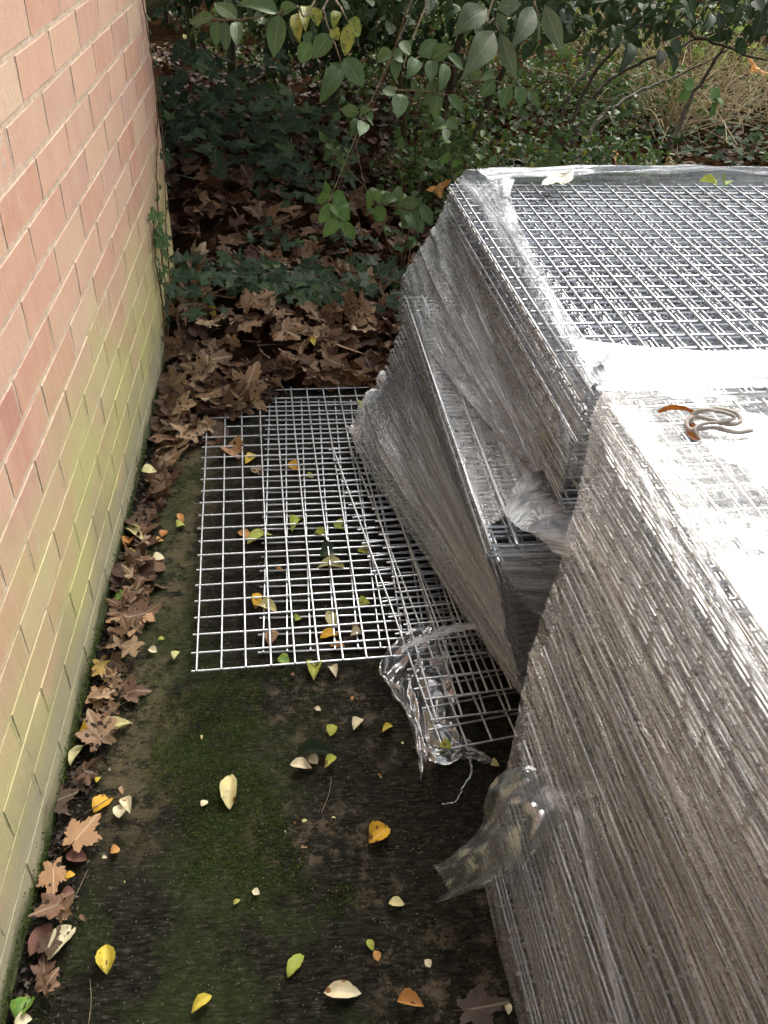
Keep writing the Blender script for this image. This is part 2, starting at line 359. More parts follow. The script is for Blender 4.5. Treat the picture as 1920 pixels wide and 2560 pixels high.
def scaled(T, sx, sy=None, sz=None):
    sy = sx if sy is None else sy; sz = sx if sz is None else sz
    return [(x*sx, y*sy, z*sz) for x, y, z in T[0]], T[1], T[2]
class Cloud:
    """many small leaves joined into one mesh"""
    def __init__(s): s.V, s.F, s.U, s.n = [], [], [], 0
    def add(s, T, mat4, sc=(1,1,1)):
        A = np.asarray(T[0])*np.asarray(sc); Mx = np.asarray(mat4)
        A = A@Mx[:3,:3].T+Mx[:3,3]; s.V.append(A); s.F += [tuple(i+s.n for i in f) for f in T[1]]; s.U += T[2]; s.n += len(A)
    def build(s, name, mat, parent=None):
        return obj(name, mesh(name, np.concatenate(s.V), s.F, s.U), mat, parent)
def frame(base, tip, roll=0., up=Vector((0,0,1))):
    base, tip = Vector(base), Vector(tip); x = (tip-base).normalized()
    y = up.cross(x)
    if y.length < .08: y = Vector((0,1,0)).cross(x)
    y.normalize(); z = x.cross(y)
    R_ = Matrix((x, y, z)).transposed().to_4x4(); R_ = R_@Matrix.Rotation(roll, 4, 'X'); R_.translation = base
    return R_
SMALL = ([(0,0,0),(.5,-.27,.04),(1,0,-.06),(.5,.27,.04)], [(0,1,2),(0,2,3)], [(0,.5),(.5,0),(1,.5),(.5,1)])
OV = [ovate(seed=i, fold=.06+.05*i, curl=.05+.05*i) for i in range(4)]
LA = [ovate(9, .5, .45, .12, .12, .8, seed=9+i) for i in range(2)]
IV = [lobed('ivy', i, .12) for i in range(4)]
MP = [lobed('maple', 20+i, .22+.36*(i % 4)) for i in range(9)]
MF = [lobed('maple', 50+i, .14) for i in range(3)]

# ------------------------------------------------------------------ ground
def bank(x, y):
    t = max(0., y-2.22); b = 1-math.exp(-t*1.6)
    z = -.03+.10*b+.022*max(0, y-3)
    z += .10*max(0, 1-abs(x-.02)/.5)*max(0, 1-abs(y-3.3)/1.6)
    return z+(.03*noise.noise((x*2.1, y*2.1, 0))+.012*noise.noise((x*8, y*8, 3)))*min(1, t*3+.05)
nx, ny = 110, 110
xs = np.linspace(-1, 1, nx); ys = np.linspace(0, 1, ny)
X = [6*v+34*v**5 for v in xs]; Y = [2.12+5.5*v+38*v**6 for v in ys]
V = [(x, y, bank(x, y)) for y in Y for x in X]
F = [(j*nx+i, j*nx+i+1, (j+1)*nx+i+1, (j+1)*nx+i) for j in range(ny-1) for i in range(nx-1)]
g = obj('soil_bank', mesh('soil_bank', V, F, smooth=True), MT['soil']); g['kind'] = 'structure'
V, F = box_data(-40, 40, -30, 2.3, -.6, -.04)
g = obj('ground', mesh('ground', V, F), MT['soil']); g['kind'] = 'structure'
# slab with a worn far edge
def slab_z(x, y): return .0022*noise.noise((x*9, y*9, 0))
nx, ny = 170, 130
V = [(.002+(i/(nx-1))**1.5*4.5, -2.5+(2.5+2.24)*j/(ny-1), 0.) for j in range(ny) for i in range(nx)]
V = [(x, y+(.02*noise.noise((x*6, 0, 0)) if j_ == ny-1 else 0), slab_z(x, y)) for k, (x, y, z) in enumerate(V) for j_ in (k//nx,)]
F = [(j*nx+i, j*nx+i+1, (j+1)*nx+i+1, (j+1)*nx+i) for j in range(ny-1) for i in range(nx-1)]
n0 = len(V); V += [(x, y, -.1) for x, y, z in V[(ny-1)*nx:(ny)*nx]]
F += [((ny-1)*nx+i, (ny-1)*nx+i+1, n0+i+1, n0+i) for i in range(nx-1)]
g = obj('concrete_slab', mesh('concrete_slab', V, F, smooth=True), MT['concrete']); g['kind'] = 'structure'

# ------------------------------------------------------------------ brick wall
wall = thing('brick_wall', 'tall red and buff brick wall with green algae towards its foot', 'wall')
ZT, PITCH, YC = 1.0603, .2225, 2.7815
def brick_mesh(L, seed, H=.0652, D=.10, c=.0006):
    r = random.Random(seed); j = lambda a: r.uniform(-a, a)
    V = []
    for (x, dy, dz) in ((-D, 0, 0), (-c, 0, 0), (0, c, c)):
        for sy, sz in ((-1,-1),(1,-1),(1,1),(-1,1)):
            V.append((x+j(.0008), sy*(L/2-dy)+j(.0009), sz*(H/2-dz)+j(.0009)))
    F = []
    for k in range(2):
        for i in range(4): i2 = (i+1) % 4; F.append((k*4+i, k*4+i2, (k+1)*4+i2, (k+1)*4+i))
    F.append((8,9,10,11)); return V, F
BM = [mesh('brick', *brick_mesh(.2135, i)) for i in range(6)]
BH = [mesh('half_brick', *brick_mesh(.1020, 30+i)) for i in range(3)]
for me in BM+BH: me.materials.append(MT['brick'])
rest = []
for c in range(-34, 17):
    z = ZT-.075*(c+.5)
    if z < -.09: continue
    off = 1.337 if c % 2 else 1.2255
    for k in range(-14, 9):
        yj = off+k*PITCH; y = yj+PITCH/2; half = False
        if yj > YC-.02: continue
        if yj+PITCH > YC+.02: y = yj+.0555; half = True
        if y > YC-.02: continue
        jx = random.uniform(-.0003, .0003)
        if -.09 < z < 1.42 and .12 < y < 2.9:
            o = obj('brick', random.choice(BH if half else BM), None, wall); o.location = (jx, y, z)
            o.rotation_euler = (random.gauss(0, .004), 0, random.gauss(0, .0006))
        elif z < 3.3:
            V_, F_ = brick_mesh(.102 if half else .2135, 60+k); rest.append(([(a+jx, b+y, d+z) for a, b, d in V_], F_))
    if z < 3.3:   # the return round the corner
        for k in range(14):
            x = -.215-k*PITCH-(0 if c % 2 else .112); V_, F_ = brick_mesh(.2135, 90+k)
            rest.append(([(b+x, YC+a*1.-.0006, d+z) for a, b, d in V_], [f[::-1] for f in F_]))
V, F = join(rest); o = obj('far_brickwork', mesh('far_brickwork', V, F), MT['brick'], wall); o['kind'] = 'stuff'
# mortar: a rough skin just behind the brick faces
ny_, nz_ = 380, 120
V = [(-.0008+.0009*noise.noise((y*55, z*55, 1)), y, z) for z in np.linspace(-.09, 1.45, nz_) for y in np.linspace(.0, YC-.004, ny_)]
F = [(j*ny_+i, j*ny_+i+1, (j+1)*ny_+i+1, (j+1)*ny_+i) for j in range(nz_-1) for i in range(ny_-1)]
b1 = box_data(-.09, -.005, -1.9, .002, -.1, 3.3); b2 = box_data(-.09, -.005, .002, YC-.006, 1.449, 3.3); b3 = box_data(-3.3, -.09, YC-.09, YC-.006, -.1, 3.3); b4 = box_data(-.09,-.012,.0,YC-.006,-.1,1.449)
V, F = join([(V, F), b1, b2, b3, b4]); obj('mortar', mesh('mortar', V, F), MT['mortar'], wall)

# ------------------------------------------------------------------ wire mesh sheets, 50 mm grid of 4 mm wire
WR = .0023
def wire_mesh(L, seed, sides=6, r=WR, seg=5):
    rg = random.Random(seed); pts = [(t*L/seg, rg.gauss(0,.0004), rg.gauss(0,.0004)) for t in range(seg+1)]
    return tube(pts, r, sides)
def sheet_data(nxw, nyw, seed, sides=5):
    """nxw wires along y at 50 mm, nyw wires along x below them"""
    rg = random.Random(seed); parts = []
    LX, LY = (nxw-1)*.05, (nyw-1)*.05
    for i in range(nxw):
        d = rg.gauss(0, .0007)
        parts.append(tube([(i*.05+d, -.003+(LY+.006)*t/3, .0021+WR+rg.gauss(0,.0003)) for t in range(4)], WR, sides))
    for j in range(nyw):
        d = rg.gauss(0, .0007); e = rg.uniform(.003, .006)
        parts.append(tube([(-e+(LX+2*e)*t/3, j*.05+d, -.0021+WR+rg.gauss(0,.0003)) for t in range(4)], WR, sides))
    return join(parts)
YW = [mesh('wire', *wire_mesh(1.106, 1+i, 7)) for i in range(3)]
XW = {}
for me in YW: me.materials.append(MT['galv'])
def loose_sheet(x, y, z, yaw, nxw, nyw, label, tilt=(0, 0), bend=0.):
    t = thing('wire_mesh_sheet', label, 'mesh sheet', (x, y, z), 'galvanised wire mesh sheets lying loose on the slab', yaw)
    t.rotation_euler = (tilt[0], tilt[1], yaw); LX = (nxw-1)*.05; LY = (nyw-1)*.05
    for k, L in (('x', LX+.022), ('y', LY+.008)):
        key = (k, round(L, 3))
        if key not in XW:
            XW[key] = [mesh('wire', *wire_mesh(L, 40+i+int(L*10), 7)) for i in range(3)]
            for me in XW[key]: me.materials.append(MT['galv'])
    for i in range(nxw):
        o = obj('wire', random.choice(XW[('y', round(LY+.008, 3))]), None, t)
        o.location = (i*.05+random.gauss(0,.0008), -.004, .0042+WR); o.rotation_euler = (random.gauss(0,.001), 0, math.pi/2+random.gauss(0,.0012))
    for j in range(nyw):
        o = obj('wire', random.choice(XW[('x', round(LX+.022, 3))]), None, t)
        o.location = (-.011+random.gauss(0,.001), j*.05+random.gauss(0,.0006), WR); o.rotation_euler = (0, random.gauss(0,.001), random.gauss(0,.0012))
    return t
loose_sheet(.346, 1.155, .004, .012, 26, 21, 'lower flat wire mesh sheet, half hidden under the wider one')
loose_sheet(.214, 1.102, .014, .058, 26, 23, 'widest flat wire mesh sheet on the slab, its corner nearest the wall')
loose_sheet(.688, .884, .024, .170, 22, 21, 'slanted wire mesh sheet whose corner lies on torn film', tilt=(.002, .002))
loose_sheet(.683, .945, .036, .100, 22, 21, 'wire mesh sheet second from below beside the torn film flap', tilt=(.001, 0))
loose_sheet(.742, .990, .048, .135, 20, 21, 'topmost slanted wire mesh sheet just outside the low wrapped bundle')

SM = [mesh('wire_mesh_sheet', *sheet_data(30, 21, s)) for s in range(4)]
for me in SM: me.materials.append(MT['galv'])
def stack_sheet(x, y, z, yaw, tilt=(0,0), label='', group=''):
    o = bpy.data.objects.new('wire_mesh_sheet', random.choice(SM)); COL.objects.link(o)
    o.location = (x, y, z); o.rotation_euler = (tilt[0], tilt[1], yaw); return tag(o, label, 'mesh sheet', group)
jt = lambda a: random.gauss(0, a)
TH = .0094
# low bundle: layers fan from a slant at the ground to square on top
N0 = int((.392-.058)/TH)
for i in range(N0):
    t = i/N0; yaw = .30-.245*t**.7
    stack_sheet(.862-.085*t+jt(.004), .985+.035*t+jt(.004), .058+i*TH, yaw+jt(.003), label='wire mesh sheet in the low fanned bundle between the two tall stacks', group='mesh sheets of the low fanned bundle')
ms = [stack_sheet(.758+jt(.003), 1.022+jt(.004), .392+i*TH, .040+jt(.002), label='wire mesh sheet projecting like a shelf under the far stack', group='mesh sheets of the projecting shelf layer') for i in range(3)]
# far stack
N1 = int((.683-.422)/TH); wand = 0
for i in range(N1):
    wand = random.choice((0, 0, .013, .022))-.006; wyy = random.choice((0, 0, .012, -.010))
    stack_sheet(.882+wand+jt(.0008), 1.070+wyy+jt(.0008), .422+i*TH, .069+jt(.0006), (.012, 0), label='wire mesh sheet inside the far film-wrapped stack', group='mesh sheets of the far stack')
top = loose_sheet(.889, 1.070, .422+N1*TH+.002, .070, 30, 21, 'top wire mesh sheet of the far stack, bare and shining'); top['group'] = 'bare top sheets'
top.rotation_euler[0] = .012
# near stack: leans, far end sloping back towards its foot
def lerp(x, xs_, ys_): return float(np.interp(x, xs_, ys_))
N2 = int((.697-.02)/TH); YAW2 = .066; wand = 0; wy = 0
NF = []
for i in range(N2):
    z = .02+i*TH; wand = .0035*math.sin(i*.5)+jt(.0018); wy = .010*math.sin(i*.27)+jt(.004)
    fx = lerp(z, [0,.7], [.738,.890])+wand; fy = lerp(z, [0,.2,.29,.39,.47,.57,.65,.70], [.63,.745,.80,.858,.876,.923,.98,1.006])+wy
    ya = YAW2+jt(.0012); NF.append((fx, fy, z))
    stack_sheet(fx+math.sin(ya)*1.0, fy-math.cos(ya)*1.0, z, ya, label='wire mesh sheet inside the near leaning stack under film', group='mesh sheets of the near leaning stack')
ft = loose_sheet(.892+math.sin(.066)*1., 1.008-math.cos(.066)*1., .02+N2*TH+.001, .066, 30, 21, 'top wire mesh sheet of the near stack under glossy white film'); ft['group'] = 'bare top sheets'

# ------------------------------------------------------------------ stretch film
def patch(rows, nu=60, nv=40, amp=.006, ripple=.0, seed=0, ufreq=2., vfreq=34., ragged=0., tear=None):
    """rows: list of polylines (v = 0..1 across the rows), u runs along each polyline; streaks run along v"""
    R_ = []
    for row in rows:
        c = curve_pts(row, 12) if len(row) > 2 else [Vector(row[0]).lerp(Vector(row[1]), k/24) for k in range(25)]
        d = [0.]
        for a, b in zip(c, c[1:]): d.append(d[-1]+(b-a).length)
        R_.append([Vector([np.interp(u*d[-1], d, [q[k] for q in c]) for k in range(3)]) for u in np.linspace(0, 1, nu)])
    G = []
    for i in range(nu):
        col = [R_[k][i] for k in range(len(R_))]
        if len(col) > 2:
            cc = curve_pts(col, 10); tt = np.linspace(0, len(col)-1, len(cc))
            G.append([Vector([np.interp(v*(len(col)-1), tt, [q[k] for q in cc]) for k in range(3)]) for v in np.linspace(0, 1, nv)])
        else: G.append([col[0].lerp(col[1], v) for v in np.linspace(0, 1, nv)])
    V, UV = [], []
    for i in range(nu):
        for j in range(nv):
            a = G[min(i+1, nu-1)][j]-G[max(i-1, 0)][j]; b = G[i][min(j+1, nv-1)]-G[i][max(j-1, 0)][j] if False else G[i][min(j+1, nv-1)]-G[i][max(j-1, 0)]
            n = a.cross(b); n = n.normalized() if n.length > 1e-9 else Vector((0,0,1))
            u, v = i/(nu-1), j/(nv-1)
            d = amp*(noise.noise((u*ufreq, v*vfreq*.5, seed))+.6*noise.noise((u*ufreq*1.7, v*vfreq*1.2, seed+9)))
            d += ripple*noise.noise((u*7, v*7, seed+4))
            p = G[i][j]+n*d
            if ragged and (j == nv-1 or j == 0): p = p+(G[i][j]-G[i][j-1 if j else 1])*ragged*(random.random()-.3)*6
            if ragged and (i == nu-1 or i == 0): p = p+(G[i][j]-G[i-1 if i else 1][j])*ragged*(random.random()-.3)*6
            V.append(p); UV.append((u, v))
    F = []
    for i in range(nu-1):
        for j in range(nv-1):
            if tear and tear(i/(nu-1), j/(nv-1)): continue
            F.append((i*nv+j, (i+1)*nv+j, (i+1)*nv+j+1, i*nv+j+1))
    return V, F, UV
def film(label, mat, rows, thick=False, **k):
    V, F, UV = patch(rows, **k); o = obj('stretch_film', mesh('stretch_film', V, F, UV, smooth=True), MT[mat])
    return tag(o, label, 'plastic film', 'clear stretch film wound round the stacks')

E1 = lambda x, y: (x, y)
# --- near stack, left flank: rows from the top edge down to the slab; u from the far end towards the viewer
def nl(z, dy, out=.010):      # point on the near stack's left flank, dy metres nearer than its far end
    fx = lerp(z, [0,.7], [.738,.890]); fy = lerp(z, [0,.2,.29,.39,.47,.57,.65,.70], [.63,.745,.80,.858,.876,.923,.98,1.006])
    return (fx-out+math.sin(YAW2)*dy, fy-dy+.012*(dy < .01), z)
film('film with brick reflection in its tint over the left flank of the near leaning stack', 'film_side',
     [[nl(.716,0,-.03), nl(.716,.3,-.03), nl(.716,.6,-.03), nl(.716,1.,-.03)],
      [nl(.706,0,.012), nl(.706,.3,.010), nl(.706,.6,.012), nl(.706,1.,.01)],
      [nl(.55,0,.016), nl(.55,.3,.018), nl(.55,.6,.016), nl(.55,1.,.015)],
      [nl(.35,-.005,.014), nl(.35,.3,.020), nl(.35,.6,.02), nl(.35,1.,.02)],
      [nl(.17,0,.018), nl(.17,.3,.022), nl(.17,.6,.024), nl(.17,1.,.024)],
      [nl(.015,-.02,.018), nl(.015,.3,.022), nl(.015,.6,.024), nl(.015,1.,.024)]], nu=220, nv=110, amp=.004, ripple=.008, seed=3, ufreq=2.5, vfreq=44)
# --- near stack, top
def tp(x, y, z=.712): return (x, y, z)
film('glossy white film stretched over the top of the near stack', 'film_top',
     [[tp(.885,1.03,.716), tp(1.2,1.05,.714), tp(1.6,1.08,.714), tp(2.3,1.12,.714)],
      [tp(.900,.80,.717), tp(1.2,.83,.715), tp(1.6,.86,.716), tp(2.3,.9,.715)],
      [tp(.918,.50,.717), tp(1.2,.52,.716), tp(1.6,.55,.716), tp(2.3,.6,.716)],
      [tp(.950,.06,.717), tp(1.2,.08,.716), tp(1.6,.10,.716), tp(2.35,.15,.716)]], nu=110, nv=110, amp=.0022, ripple=.006, seed=5, ufreq=5, vfreq=9)
# --- white band over the front end of the far stack, falling into the gap
film('film band with sky glare painted white across the front of the far stack top', 'film_white',
     [[tp(.880,1.20,.716), tp(1.05,1.165,.716), tp(1.3,1.17,.717), tp(1.7,1.16,.718), tp(2.3,1.17,.718)],
      [tp(.884,1.12,.716), tp(1.1,1.10,.716), tp(1.35,1.10,.717), tp(1.7,1.10,.718), tp(2.3,1.12,.718)],
      [tp(.890,1.050,.706), tp(1.1,1.050,.712), tp(1.35,1.06,.714), tp(1.7,1.07,.715), tp(2.3,1.1,.716)]], nu=130, nv=30, amp=.003, ripple=.006, seed=8, ragged=.15, ufreq=3, vfreq=10)
film('film strands bridging the gap between far and near stacks', 'film_skirt',
     [[(.874,1.060,.53), (.872,1.058,.60), (.874,1.056,.66), (.885,1.052,.708)],
      [(.895,1.020,.56), (.893,1.025,.62), (.892,1.03,.67), (.90,1.035,.712)],
      [(.935,.960,.585), (.925,.985,.64), (.915,1.0,.68), (.915,1.015,.714)]], nu=70, nv=70, amp=.004, seed=18, ufreq=2, vfreq=5)
film('film with sky glare painted white on the shelf beside the gap', 'film_white',
     [[(.790,1.10,.432), (.825,1.17,.434), (.86,1.22,.436), (.872,1.26,.44)],
      [(.800,1.055,.434), (.845,1.09,.442), (.89,1.09,.446), (1.0,1.08,.45)],
      [(.835,1.025,.430), (.885,1.01,.440), (.94,1.0,.442), (1.06,1.0,.45)],
      [(.860,1.000,.415), (.905,.965,.425), (.955,.95,.430), (1.06,.95,.44)]], nu=90, nv=90, amp=.004, seed=21, ufreq=3, vfreq=16)
film('grey film wall closing the front of the shelf bundle', 'film_skirt',
     [[(.752,1.012,.424), (.85,1.012,.424), (.95,1.02,.424), (1.1,1.03,.424)],
      [(.79,.990,.36), (.86,.985,.355), (.95,.975,.36), (1.1,.985,.37)],
      [(.825,.985,.30), (.88,.955,.285), (.95,.935,.29), (1.1,.94,.31)]], nu=90, nv=60, amp=.006, seed=31, ufreq=2, vfreq=16)
film('white streaked film low in the gap beside the near stack', 'film_white',
     [[(.845,.975,.21), (.89,.955,.22), (.95,.94,.22), (1.05,.93,.22)],
      [(.855,.962,.15), (.90,.925,.15), (.95,.90,.15), (1.05,.89,.15)],
      [(.868,.950,.09), (.90,.905,.085), (.95,.88,.08), (1.05,.86,.08)]], nu=60, nv=40, amp=.006, seed=32, ufreq=2, vfreq=14, ragged=.5)
film('pinkish film corner below the shelf end', 'film_side',
     [[(.770,1.020,.40), (.800,1.004,.402), (.84,1.0,.403)],
      [(.800,1.005,.25), (.825,.985,.25), (.87,.975,.25)],
      [(.835,.990,.08), (.860,.965,.08), (.90,.965,.09)]], nu=30, nv=40, amp=.004, seed=33)
# --- far stack, left flank
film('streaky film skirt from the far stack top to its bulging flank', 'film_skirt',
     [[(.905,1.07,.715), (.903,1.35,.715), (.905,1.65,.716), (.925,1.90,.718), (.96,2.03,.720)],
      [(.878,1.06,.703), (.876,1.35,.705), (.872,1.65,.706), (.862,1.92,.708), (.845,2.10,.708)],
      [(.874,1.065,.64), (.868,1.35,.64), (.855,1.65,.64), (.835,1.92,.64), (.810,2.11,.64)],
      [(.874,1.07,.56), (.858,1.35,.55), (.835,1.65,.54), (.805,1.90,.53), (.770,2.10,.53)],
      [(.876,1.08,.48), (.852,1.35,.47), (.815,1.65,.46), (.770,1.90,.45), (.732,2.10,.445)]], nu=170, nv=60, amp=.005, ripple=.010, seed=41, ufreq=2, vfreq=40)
film('film veil sloping from the far stack flank to the shelf edge', 'film_skirt',
     [[(.868,1.16,.475), (.862,1.42,.54), (.845,1.72,.60), (.825,1.95,.63), (.815,2.10,.64)],
      [(.862,1.17,.465), (.835,1.41,.485), (.790,1.71,.52), (.770,1.94,.53), (.762,2.11,.53)],
      [(.855,1.18,.455), (.795,1.40,.445), (.732,1.70,.432), (.722,1.93,.433), (.714,2.12,.435)]], nu=150, nv=60, amp=.005, ripple=.006, seed=42, ufreq=2, vfreq=26)
film('clear pulled film over the shelf edge, thinning towards its end', 'film_clear',
     [[(.872,1.16,.45), (.858,1.35,.47), (.825,1.65,.48), (.785,1.90,.48), (.745,2.09,.46)],
      [(.80,1.10,.428), (.79,1.35,.435), (.775,1.65,.44), (.755,1.90,.44), (.733,2.11,.44)],
      [(.748,1.06,.418), (.738,1.35,.422), (.728,1.65,.425), (.722,1.90,.428), (.715,2.12,.43)]], nu=120, nv=30, amp=.003, seed=43, ufreq=2, vfreq=40)
film('silvery film fold hanging from the shelf edge', 'film_skirt',
     [[(.752,1.015,.424), (.741,1.35,.424), (.731,1.65,.426), (.724,1.90,.430), (.712,2.13,.43)],
      [(.756,1.010,.395), (.740,1.35,.38), (.728,1.65,.375), (.718,1.90,.37), (.708,2.12,.35)],
      [(.790,1.000,.30), (.758,1.33,.30), (.733,1.62,.29), (.720,1.88,.27), (.715,2.12,.22)],
      [(.800,1.000,.20), (.752,1.30,.20), (.71,1.60,.19), (.69,1.87,.17), (.70,2.11,.10)]], nu=170, nv=40, amp=.005, ripple=.004, seed=44, ufreq=2, vfreq=46)
film('slanting film skirt over the low fanned bundle', 'film_skirt',
     [[(.775,1.000,.33), (.745,1.30,.33), (.722,1.62,.32), (.712,1.88,.30), (.70,2.05,.24)],
      [(.800,.985,.24), (.755,1.25,.24), (.705,1.52,.235), (.665,1.78,.22), (.64,1.99,.16)],
      [(.835,.968,.13), (.765,1.20,.14), (.690,1.45,.145), (.620,1.70,.145), (.592,1.94,.13)],
      [(.858,.960,.064), (.780,1.18,.066), (.695,1.44,.068), (.605,1.72,.07), (.566,1.885,.075)]], nu=170, nv=60, amp=.007, ripple=.006, seed=47, ufreq=2, vfreq=50, ragged=.4)
film('crumpled film gathered at the far corner of the low bundle', 'film_thin',
     [[(.57,1.87,.08), (.60,1.95,.12), (.66,2.03,.16), (.72,2.10,.16)],
      [(.59,1.80,.10), (.64,1.90,.17), (.69,1.98,.22), (.73,2.07,.25)]], nu=60, nv=24, amp=.018, ripple=.02, seed=52, vfreq=14, ufreq=8)
film('back hem of film hanging behind the far stack', 'film_skirt',
     [[(.90,2.02,.722), (1.2,2.10,.722), (1.5,2.14,.722), (1.9,2.17,.722)],
      [(.845,2.10,.712), (1.2,2.135,.715), (1.5,2.165,.715), (1.9,2.20,.715)],
      [(.80,2.11,.5), (1.2,2.15,.5), (1.5,2.18,.5), (1.9,2.22,.5)]], nu=80, nv=30, amp=.004, ripple=.008, seed=55, ufreq=4, vfreq=20)
# --- torn flap round the slanted loose sheet
film('torn clear flap snagged under the slanted sheet corner', 'film_curl',
     [[(0.678,1.188,0.050), (0.608,1.123,0.045), (0.584,1.075,0.030), (0.613,1.052,0.020)],
      [(0.736,1.180,0.020), (0.666,1.099,0.012), (0.628,1.017,0.012), (0.651,0.930,0.010)],
      [(0.730,0.946,0.012), (0.691,0.926,0.012), (0.665,0.896,0.012), (0.640,0.817,0.030)]], nu=90, nv=70, amp=.010, ripple=.018, seed=61, ufreq=4, vfreq=9, ragged=.06)
film('film scrap pinned beneath the corner of the slanted sheet', 'film_curl',
     [[(0.676,0.983,0.010), (0.718,0.957,0.012), (0.743,0.913,0.012), (0.788,0.866,0.006)],
      [(0.658,0.876,0.012), (0.690,0.859,0.020), (0.737,0.873,0.012), (0.791,0.863,0.004)]], nu=60, nv=40, amp=.008, ripple=.012, seed=63, ufreq=4, vfreq=7, ragged=.06)
film('twisted clear film rope lying across the crossed wires', 'film_white',
     [[(0.629,1.107,0.070), (0.695,1.138,0.075), (0.766,1.157,0.080), (0.812,1.145,0.085)],
      [(0.629,1.084,0.075), (0.690,1.108,0.085), (0.760,1.126,0.090), (0.807,1.121,0.090)]], nu=60, nv=10, amp=.008, ripple=.004, seed=64, ufreq=5, vfreq=16)
pts = [(0.742,0.875,0.008), (0.741,0.848,0.004), (0.720,0.820,0.004), (0.703,0.792,0.004), (0.677,0.787,0.003)]
V, F = tube(curve_pts(pts, 10, .0008), .0022, 6, .0008); me = mesh('film_strand', V, F, [(i*.01, .5) for i in range(len(V))])
tag(obj('film_strand', me, MT['film_white']), 'thin twisted film strand trailing on the slab from the sheet corner', 'plastic film')
# --- loose curl at the foot of the near stack
film('milky loose film curl at the far foot of the near stack', 'film_curl',
     [[(0.741,0.718,0.200), (0.774,0.708,0.235), (0.810,0.672,0.250), (0.838,0.628,0.250)],
      [(0.720,0.703,0.170), (0.745,0.642,0.260), (0.763,0.594,0.290), (0.771,0.575,0.260)],
      [(0.709,0.672,0.120), (0.721,0.619,0.200), (0.729,0.572,0.220), (0.728,0.559,0.190)],
      [(0.667,0.655,0.070), (0.681,0.622,0.130), (0.690,0.592,0.130), (0.670,0.579,0.100)],
      [(0.641,0.661,0.030), (0.647,0.621,0.070), (0.652,0.600,0.060), (0.633,0.600,0.030)]], nu=110, nv=120, amp=.0028, ripple=.007, seed=71, ufreq=1.5, vfreq=7, ragged=.03)
# --- glinting folds on the near flank
for k, (lab, row) in enumerate((('long glinting film crease down the near flank', [(0.796,0.578,0.337), (0.795,0.521,0.333), (0.795,0.436,0.310), (0.798,0.330,0.282)]),
   ('pale film ridge near the top edge of the near flank', [(0.873,0.748,0.746), (0.874,0.659,0.742), (0.877,0.577,0.729), (0.881,0.481,0.709)]),
   ('curving film ridge high on the near flank', [(0.867,0.820,0.729), (0.865,0.732,0.723), (0.867,0.657,0.708), (0.867,0.608,0.674)]))):
    row2 = [(x-.003, y-.004, z+.001) for x, y, z in row]; row3 = [(x+.006, y-.010, z) for x, y, z in row]
    film(lab, 'film_thin', [row, row2, row3], nu=70, nv=10, amp=.003, ripple=.004, seed=80+k, ufreq=9, vfreq=5)
# tiny torn tufts
def tuft(c, n, L, label, mat='film_white'):
    rg = random.Random(int(c[0]*1000)); P_ = []
    for i in range(n):
        a = rg.uniform(0, 6.28); e = rg.uniform(-.1, .9); l = L*rg.uniform(.4, 1)
        d = Vector((math.cos(a)*math.cos(e), math.sin(a)*math.cos(e), math.sin(e)))
        s = d.cross(Vector((0,0,1))).normalized()*rg.uniform(.0008, .004)
        b = Vector(c); m_ = b+d*l*.6+Vector((0,0,rg.uniform(-.002,.004))); t = b+d*l
        V_ = [b-s, b+s, m_+s*1.2, m_-s*1.2, t]; P_.append((V_, [(0,1,2,3),(3,2,4)], [(0,0),(0,1),(.6,1),(.6,0),(1,.5)]))
    V_, F_, U_ = join(P_); tag(obj('film_tuft', mesh('film_tuft', V_, F_, U_), MT[mat]), label, 'plastic film')
tuft((0.908,1.112,0.715), 16, .05, 'torn film tuft standing on the corner of the far stack')
tuft((0.905,1.137,0.440), 60, .07, 'radiating burst of film strands beside the gap')
tuft((0.854,1.064,0.430), 40, .06, 'torn film strands over the shelf end')
tuft((0.857,0.992,0.090), 14, .03, 'small film tuft at the near tip of the low bundle')

# ------------------------------------------------------------------ odds on the stack tops
t = thing('tie_wire_coil', 'coiled grey tie wire with rusty orange tag on the near stack top', 'wire coil', (1.022,0.946,0.722))
O = Vector(t.location)
def rel(pts): return [Vector(p)-O for p in pts]
loop = [(0.977,0.924,0.728), (0.987,0.938,0.736), (1.017,0.942,0.742), (1.042,0.929,0.742), (1.044,0.915,0.738), (1.028,0.913,0.734), (1.003,0.927,0.734), (0.983,0.930,0.736), (0.970,0.922,0.732), (0.972,0.909,0.728), (1.006,0.914,0.728), (1.037,0.905,0.726), (1.063,0.910,0.726)]
V, F = tube(curve_pts(rel(loop), 8), .0032, 8); obj('wire_loop', mesh('wire_loop', V, F, smooth=True), mat_plain('grey_tie_wire', (.28,.26,.24), (.42,.40,.37), 60, .6), t)
loop = [(0.976,0.930,0.732), (0.990,0.933,0.745), (1.017,0.923,0.748), (1.036,0.918,0.742), (1.016,0.913,0.738), (0.990,0.912,0.736), (0.976,0.906,0.730), (0.981,0.893,0.722)]
V, F = tube(curve_pts(rel(loop), 8), .0026, 8); obj('wire_loop', mesh('wire_loop', V, F, smooth=True), bpy.data.materials['grey_tie_wire'], t)
rust = mat_plain('rusty_orange_tag', (.55,.22,.04), (.34,.13,.05), 70, .7)
V, F, UV = patch([[(0.944,0.964,0.722), (0.954,0.961,0.735), (0.974,0.953,0.740), (0.991,0.946,0.735)], [(0.947,0.961,0.722), (0.961,0.957,0.730), (0.979,0.951,0.732), (0.991,0.943,0.728)]], nu=24, nv=8, amp=.002)
obj('tag', mesh('tag', [Vector(v)-O for v in V], F, UV), rust, t)
